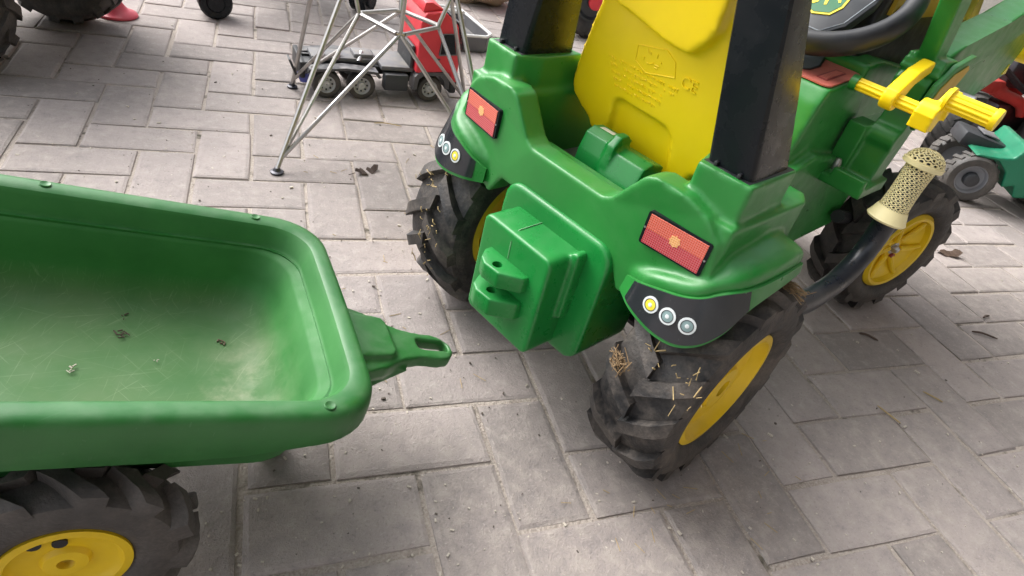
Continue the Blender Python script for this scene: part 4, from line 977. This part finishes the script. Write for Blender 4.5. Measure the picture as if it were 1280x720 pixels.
# swivel chair base on castors
CB = Vector((-0.17, 1.93, 0)); CT = thing('castor_base', 'star base on black castors at the top edge left of the wire chair', 'swivel chair', CB)
arms = [Vector((-0.408, 1.552, 0)) - CB, Vector((0.045, 1.80, 0)) - CB, Vector((0.03, 2.36, 0)) - CB, Vector((-0.42, 2.36, 0)) - CB, Vector((-0.64, 1.97, 0)) - CB]
for i, a in enumerate(arms):
    bm = B(); tube(bm, [Vector((0, 0, 0.17)), a * 0.5 + Vector((0, 0, 0.155)), a + Vector((0, 0, 0.125))], [0.032, 0.026, 0.02], 10); finish('arm', bm, 'charcoal', CT)
    cw = bpy.data.objects.new('castor', None); COL.objects.link(cw); cw.parent = CT; cw.location = a + Vector((0, 0, 0.046)); cw.rotation_euler = (0, 0, (0.2, 0.9, 2, 3, 4)[i])
    for s in (1, -1):
        bm = B(); lathe(bm, [(0.010, s * 0.006), (0.040, s * 0.006), (0.046, s * 0.010), (0.046, s * 0.026), (0.040, s * 0.032), (0.026, s * 0.030), (0.022, s * 0.036), (0.006, s * 0.036)], 26, 'Y'); finish('castor_wheel', bm, 'black_plastic', cw, 40)
    bm = B(); box(bm, (0, 0, 0.025), (0.05, 0.012, 0.05), None, 0.004); tube(bm, [(0, 0, 0.03), (0, 0, 0.085)], 0.007, 8); finish('castor_fork', bm, 'dark_steel', cw)
bm = B(); lathe(bm, [(0.045, 0.12), (0.045, 0.20), (0.028, 0.22), (0.028, 0.42)], 20, 'Z'); finish('column', bm, 'charcoal', CT, 40)
bm = B(); box(bm, (0, 0, 0.46), (0.46, 0.46, 0.07), None, 0.03, 4); finish('seat_pad', bm, 'charcoal', CT)

# grey metal tray with a bright wire rim, behind the left roll bar post
GT = thing('metal_tray', 'grey tray with bright metal rim and handle behind the left roll bar post', 'tray', (0.40, 1.62, 0), rad(8))
def gray_tray():
    bm = B(); c = [(-0.20, 0.20), (0.02, 0.20), (0.03, -0.08), (0.0, -0.11), (-0.20, -0.11)]
    prism(bm, c, 'Z', 0.0, 0.012); 
    n = len(c)
    for i in range(n):
        a, b = Vector((*c[i], 0)), Vector((*c[(i + 1) % n], 0)); d = (b - a).normalized(); nn = Vector((-d.y, d.x, 0)) * 0.003
        q = [a + nn, b + nn, b - nn, a - nn]; prism(bm, [(v.x, v.y) for v in q], 'Z', 0.006, 0.05)
    o = finish('pan', bm, 'dusty_grey', GT, 20)
    bm = B(); pts = [Vector((x, y, 0.052)) for x, y in c]; 
    for i in range(n): tube(bm, [pts[i], pts[(i + 1) % n]], 0.005, 8)
    finish('rim_wire', bm, 'white_plastic', GT)
    bm = B(); tube(bm, [(-0.02, 0.06, 0.055), (-0.03, 0.06, 0.075), (-0.12, 0.085, 0.075), (-0.12, 0.12, 0.075), (-0.02, 0.10, 0.075), (-0.02, 0.06, 0.075)], 0.006, 8); finish('handle', bm, 'white_plastic', GT)
gray_tray()

# black wheel with red hub behind, part of a small push cart
PC = thing('push_cart', 'toy push cart with black tyre and red hub behind the yellow seat', 'toy cart', (0.98, 2.08, 0), rad(-10))
for s in (1, -1):
    w_ = bpy.data.objects.new('wheel', None); COL.objects.link(w_); w_.parent = PC; w_.location = (0, s * 0.22, 0.14); w_.rotation_euler = (0, 0.2, 0 if s < 0 else PI)
    finish('tyre', tyre_bm(0.14, 0.07, 0.078, 16, 0.006, seed=44), 'tyre_clean', w_, 32)
    bm = B(); lathe(bm, [(0.08, 0.02), (0.08, -0.022), (0.07, -0.02), (0.06, -0.008), (0.03, -0.01), (0.025, -0.03), (0.004, -0.03), (0.004, 0.02)], 28, 'Y', close=True); finish('rim', bm, 'charcoal', w_, 35)
    bm = B(); lathe(bm, [(0.03, -0.03), (0.028, -0.04), (0.01, -0.045)], 18, 'Y'); finish('hub', bm, 'red_plastic', w_, 35)
bm = B(); tube(bm, [(0, -0.2, 0.14), (0, 0.2, 0.14)], 0.008, 8); tube(bm, [(0, -0.15, 0.14), (0.3, -0.15, 0.2), (0.5, -0.15, 0.6)], 0.01, 8); tube(bm, [(0, 0.15, 0.14), (0.3, 0.15, 0.2), (0.5, 0.15, 0.6)], 0.01, 8); finish('frame', bm, 'red_plastic', PC)
def pcb(b): prism(b, [(-0.15, 0.22), (0.34, 0.22), (0.40, 0.42), (-0.2, 0.42)], 'Y', -0.16, 0.16)
molded('box', pcb, 'red_plastic', PC, 0.008, 3)

# beige cloth sack at the top edge
BS = B(); bmesh.ops.create_icosphere(BS, subdivisions=4, radius=1.0)
rg = random.Random(11)
for v in BS.verts:
    n_ = 1 + 0.10 * math.sin(v.co.x * 5 + 1) * math.cos(v.co.y * 6) + 0.05 * math.sin(v.co.z * 11 + v.co.x * 7)
    v.co = Vector((v.co.x * 0.17 * n_, v.co.y * 0.13 * n_, max(-0.085, v.co.z * 0.11 * n_) + 0.085))
sk = finish('cloth_sack', BS, 'beige_cloth', loc=(0.545, 2.19, 0)); tag(sk, 'beige cloth sack lying at the top edge behind the grey tray', 'sack')

# teal toy tractor with grey wheels, right edge
TL = thing('teal_toy_tractor', 'teal green toy with grey dusty wheels at the right edge', 'toy tractor', (1.74, 0.66, 0), rad(-33))
for x in (0.0, 0.27):
    for s in (-1, 1):
        w_ = small_wheel(TL, (x, 0.085 + s * 0.085, 0.072 if x == 0 else 0.06), 0.072 if x == 0 else 0.06, 0.055, 'tyre_grey', 'grey_rim', s, 0)
        bm = B()
        Rq = 0.072 if x == 0 else 0.06
        for k in range(18):
            a = 2 * PI * k / 18
            box(bm, (Rq * math.cos(a), 0.008, Rq * math.sin(a)), (0.007, 0.046, 0.012), Matrix.Rotation(-a, 3, 'Y') @ Matrix.Rotation(0.3, 3, 'X'), 0.001, 1)
        finish('tread', bm, 'tyre_grey', w_, 30)
        bm = B(); lathe(bm, [(Rq * .30, -0.012), (Rq * .28, -0.031), (Rq * .20, -0.034), (0.004, -0.033)], 18, 'Y'); finish('hub_cap', bm, 'charcoal', w_, 35)
def tbody(b):
    prism(b, [(-0.055, 0.125), (-0.02, 0.15), (0.03, 0.155), (0.07, 0.165), (0.085, 0.205), (0.105, 0.205), (0.11, 0.165), (0.16, 0.17), (0.165, 0.20), (0.36, 0.20), (0.38, 0.12), (0.34, 0.07), (0.20, 0.065), (0.185, 0.11), (0.165, 0.062), (0.135, 0.055), (0.12, 0.09), (0.09, 0.075), (0.075, 0.12), (0.04, 0.145), (-0.03, 0.142)], 'Y', -0.02, 0.19)
molded('body', tbody, 'teal_plastic', TL, 0.0045, 2)
bm = B(); box(bm, (0.02, 0.12, 0.155), (0.15, 0.11, 0.045), Matrix.Rotation(0.1, 3, 'Y'), 0.01); finish('cargo_bed', bm, 'charcoal', TL)
bm = B(); box(bm, (0.03, 0.12, 0.182), (0.05, 0.07, 0.004), Matrix.Rotation(0.1, 3, 'Y'), 0.001); finish('bed_plate', bm, 'dusty_grey', TL)

# red implement with dusty tyres, far right behind the loader
RI = thing('red_implement', 'red toy implement with dusty tyres behind the yellow lever at right', 'toy implement', (2.02, 0.98, 0), rad(-28))
for x, y, R in ((-0.035, -0.045, 0.125), (0.42, 0.20, 0.18), (0.10, 0.55, 0.125)):
    w_ = bpy.data.objects.new('wheel', None); COL.objects.link(w_); w_.parent = RI; w_.location = (x, y, R); w_.rotation_euler = (0, 0.3, 1.06 if R < .15 else 1.2)
    finish('tyre', tyre_bm(R, R * .80, R * .5, 18, 0.006, seed=52), 'tyre_dusty', w_, 40)
    bm = B(); lathe(bm, [(R * .52, R * .3), (R * .52, -R * .33), (R * .45, -R * .3), (R * .35, -R * .1), (R * .08, -R * .12), (R * .08, R * .3)], 28, 'Y', close=True); finish('rim', bm, 'red_faded', w_, 35)
def rimp(b):
    tube(b, spline([(-0.13, -0.045, 0.11), (-0.15, -0.06, 0.19), (-0.10, 0.02, 0.25), (0.027, 0.163, 0.265), (0.19, 0.29, 0.245), (0.33, 0.36, 0.20)], 5), 0.022, 10)
    tube(b, spline([(0.10, 0.20, 0.235), (0.20, 0.24, 0.21), (0.30, 0.26, 0.19), (0.34, 0.27, 0.15)], 5), 0.022, 10)
    box(b, (0.10, 0.24, 0.23), (0.20, 0.14, 0.05), Matrix.Rotation(0.7, 3, 'Z'))
    tube(b, spline([(0.20, 0.28, 0.25), (0.30, 0.30, 0.33), (0.36, 0.30, 0.45)], 5), 0.02, 10)
molded('frame', rimp, 'red_faded', RI, 0.006, 3)
bm = B(); tube(bm, [(-0.12, -0.02, 0.12), (-0.02, -0.08, 0.10)], 0.014, 10); finish('drawbar', bm, 'steel', RI)
bm = B(); tube(bm, [(-0.03, -0.04, 0.125), (0.10, 0.55, 0.125)], 0.012, 8); finish('axle', bm, 'dark_steel', RI)
bm = B(); tube(bm, spline([(0.0, 0.10, 0.29), (0.12, 0.18, 0.30), (0.24, 0.22, 0.25), (0.34, 0.22, 0.22)], 5), 0.012, 8); finish('hose', bm, 'black_matte', RI)
bm = B(); box(bm, (0.22, 0.34, 0.30), (0.20, 0.16, 0.14), Matrix.Rotation(0.6, 3, 'Z'), 0.015); box(bm, (0.30, 0.34, 0.12), (0.30, 0.12, 0.12), Matrix.Rotation(0.6, 3, 'Z'), 0.02); finish('gearbox', bm, 'dark_steel', RI)

# ================================================================== LITTER ON THE PAVING
def leaf(name, x, y, z, L, Wd, rz, m, label, seed):
    rg = random.Random(seed); bm = B(); n = 9; up_, lo_ = [], []
    for i in range(n + 1):
        u = i / n; h = math.sin(PI * u) ** 0.7 * Wd / 2
        zc = 0.004 + 0.005 * math.sin(u * 5 + seed)
        up_.append(bm.verts.new(((u - .5) * L, h * rg.uniform(.5, 1.15), zc + rg.uniform(0, .006)))); lo_.append(bm.verts.new(((u - .5) * L, -h * rg.uniform(.5, 1.15), zc + rg.uniform(0, .005))))
    for i in range(n): bm.faces.new((lo_[i], lo_[i + 1], up_[i + 1], up_[i]))
    bmesh.ops.solidify(bm, geom=bm.faces[:], thickness=0.0008)
    tube(bm, [(-L / 2, 0, 0.005), (-L * .72, L * .05, 0.002)], 0.0009, 5)
    o = finish(name, bm, m, None, 0, (x, y, z), (0, 0, rz)); tag(o, label, 'leaf')
leaf('dry_leaf', -0.075, 0.648, 0.0005, 0.058, 0.034, 0.5, 'dry_leaf', 'curled dark leaf beside the chair foot and the left rear tyre', 2)
leaf('dry_leaf', 1.364, 0.354, 0.0005, 0.080, 0.034, -0.2, 'leaf_brown', 'brown dry leaf right of the front wheel', 3)
def twig(x, y, L, rz, m, label, r=0.0012, cat='twig'):
    bm = B(); tube(bm, spline([(-L / 2, 0, 0.0025), (-L * .1, L * .06, 0.004), (L / 2, 0, 0.0025)], 4), [r * .6, r, r, r, r, r, r, r, r * .5][:9], 6)
    o = finish(cat, bm, m, None, 40, (x, y, 0.0), (0, 0, rz)); tag(o, label, cat)
def gp(px, py):
    d = r0 * ((px - 640) / 788.09) + r1 * ((py - 360) / 788.09) + r2; t_ = -CAM_C.z / d.z; q = CAM_C + d * t_; return q.x, q.y
for (px, py, L, rz, m, lb, cat) in (
    (485, 157, 0.055, -0.1, 'straw', 'pale straw stalk lying below the red truck', 'straw'), (1085, 422, 0.030, -0.7, 'dry_leaf', 'short dark twig below the front wheel', 'twig'),
    (1230, 420, 0.045, -0.5, 'dry_leaf', 'dark crooked twig near the right edge', 'twig'), (1110, 519, 0.035, 1.9, 'straw', 'yellow straw bit on the joint right of the rear wheel', 'straw'),
    (1165, 497, 0.028, 2.2, 'straw', 'faint straw chip farther right of the rear wheel', 'straw'), (1232, 397, 0.022, 0.2, 'dry_leaf', 'small dark chip above the crooked twig', 'twig')):
    x, y = gp(px, py); twig(x, y, L * 1.2, rz, m, lb, 0.0022 if cat == 'twig' else 0.0013, cat)
bm = B(); rg = random.Random(77)
for k in range(70):
    px, py = (rg.uniform(380, 640), rg.uniform(190, 480)) if k < 45 else (rg.uniform(700, 1000), rg.uniform(540, 690))
    x, y = gp(px, py); a = rg.uniform(0, PI); l = rg.uniform(0.003, 0.011); d = Vector((math.cos(a), math.sin(a), 0)) * l
    tube(bm, [Vector((x, y, 0.001)) - d, Vector((x, y, 0.0016)) + d], 0.0005, 4)
st_ = finish('straw_chaff', bm, 'straw', None, 0); st_['kind'] = 'stuff'; st_['label'] = 'short straw bits scattered over the paving round the rear wheels'; st_['category'] = 'straw'
# loose grit and crumbs swept into joints
bm = B(); rg = random.Random(5)
for k in range(420):
    if rg.random() < 0.55: px, py = rg.uniform(0, 620), rg.uniform(30, 520)
    else: px, py = rg.uniform(0, 1280), rg.uniform(20, 720)
    x, y = gp(px, py)
    if math.hypot(x, y) > 4: continue
    s = abs(rg.gauss(0, 0.0009)) + 0.0005; box(bm, (x, y, s * .35), (s * rg.uniform(.8, 2.2), s, s * .8), Matrix.Rotation(rg.uniform(0, 3), 3, 'Z'))
gr = finish('grit', bm, 'grit_dark', None, 0); gr['kind'] = 'stuff'; gr['label'] = 'dark crumbs and grit scattered over the paving'; gr['category'] = 'grit'
bm = B()
for k in range(900):
    px, py = rg.uniform(0, 1280), rg.uniform(20, 720); x, y = gp(px, py)
    if math.hypot(x, y) > 4: continue
    s = abs(rg.gauss(0, 0.0010)) + 0.0006; box(bm, (x, y, s * .35), (s * rg.uniform(.8, 2.6), s, s * .8), Matrix.Rotation(rg.uniform(0, 3), 3, 'Z'))
gr = finish('sand_grains', bm, 'grit_light', None, 0); gr['kind'] = 'stuff'; gr['label'] = 'pale sand grains and straw chaff scattered over the paving'; gr['category'] = 'sand'
# straw stuck to the muddy tyres and in the tub
TW = Matrix.Translation(TO) @ Matrix.Rotation(TTH, 4, 'Z')
def clump(label, centre, n, spread, L, normal, seed, m='straw'):
    rg = random.Random(seed); bm = B(); c = TW @ Vector(centre); nn = (TW.to_3x3() @ Vector(normal)).normalized()
    t1 = nn.cross(Vector((0.3, 0.2, 1))).normalized(); t2 = nn.cross(t1)
    for k in range(n):
        a = rg.uniform(0, 2 * PI); d = t1 * math.cos(a) + t2 * math.sin(a)
        p0 = t1 * rg.gauss(0, spread) + t2 * rg.gauss(0, spread) + nn * rg.uniform(0.0005, 0.004)
        l = L * rg.choice((.3, .5, .8, 1.2, 2.0)); tube(bm, [p0 - d * l / 2, p0 + nn * rg.uniform(-.001, .003), p0 + d * l / 2 + nn * rg.uniform(-.002, .003)], rg.uniform(0.0004, 0.0009), 4)
    o = finish('straw_clump', bm, m, None, 0, c); tag(o, label, 'straw'); o['kind'] = 'stuff'
def onrear(s, ang, off, R=RW - 0.001): return (R * math.cos(ang), s * 0.199 + off, RW + R * math.sin(ang)), (math.cos(ang), 0, math.sin(ang))
c, n_ = onrear(-1, rad(160), 0.032, RW + 0.001); clump('wad of dried straw stuck on the right rear tyre beside the hitch', c, 60, 0.0048, 0.010, n_, 1, 'hay_clump')
c, n_ = onrear(-1, rad(148), 0.010); clump('few yellow straws on top of the right rear tyre below the lamps', c, 7, 0.008, 0.010, n_, 2)
c, n_ = onrear(-1, rad(150), -0.047); clump('small straw tuft on the outer shoulder of the right rear tyre', c, 14, 0.009, 0.007, n_, 3)
c, n_ = onrear(-1, rad(80), -0.040, RW + 0.001); clump('brown straw wad on the front top of the right rear tyre', c, 60, 0.009, 0.02, n_, 4, 'hay_clump')
c, n_ = onrear(1, rad(150), 0.02); clump('straw bits on the upper tread of the left rear tyre', c, 18, 0.017, 0.007, n_, 5)
c, n_ = onrear(1, rad(172), -0.01); clump('straw bits on the middle tread of the left rear tyre', c, 16, 0.017, 0.007, n_, 6)
c, n_ = onrear(1, rad(196), 0.01); clump('straw bits low on the left rear tyre', c, 8, 0.017, 0.007, n_, 7)
# crumbs lying in the trailer tub
def tubbit(x, y, label, m, seed, L=0.010, n=6):
    L *= 0.62; rg = random.Random(seed); bm = B(); p = TM @ Vector((x * K, y * K, -0.1245 * K))
    for k in range(n):
        d = TX * rg.uniform(-1, 1) + TY * rg.uniform(-1, 1); q = (TX * rg.gauss(0, L * .5) + TY * rg.gauss(0, L * .5)) + TZ * rg.uniform(0.0006, 0.002)
        tube(bm, [q - d * L * .4, q + d * L * .4], rg.uniform(.0004, .0009), 5)
    o = finish('tub_crumb', bm, m, None, 0, p); tag(o, label, 'crumbs')
tubbit(-0.225, 0.062, 'dark leaf crumbs in the middle of the green trailer tub', 'dry_leaf', 1, 0.012, 9)
tubbit(-0.222, 0.098, 'tiny dark crumb near the far wall of the trailer tub', 'dry_leaf', 2, 0.008, 4)
tubbit(-0.115, 0.055, 'brown grit near the front end of the trailer tub', 'leaf_brown', 3, 0.009, 7)
tubbit(-0.27, 0.0, 'white fleck at the left of the trailer tub floor', 'grit_light', 4, 0.008, 5)
tubbit(-0.19, 0.02, 'small pale fleck in the trailer tub floor', 'grit_light', 5, 0.004, 3)
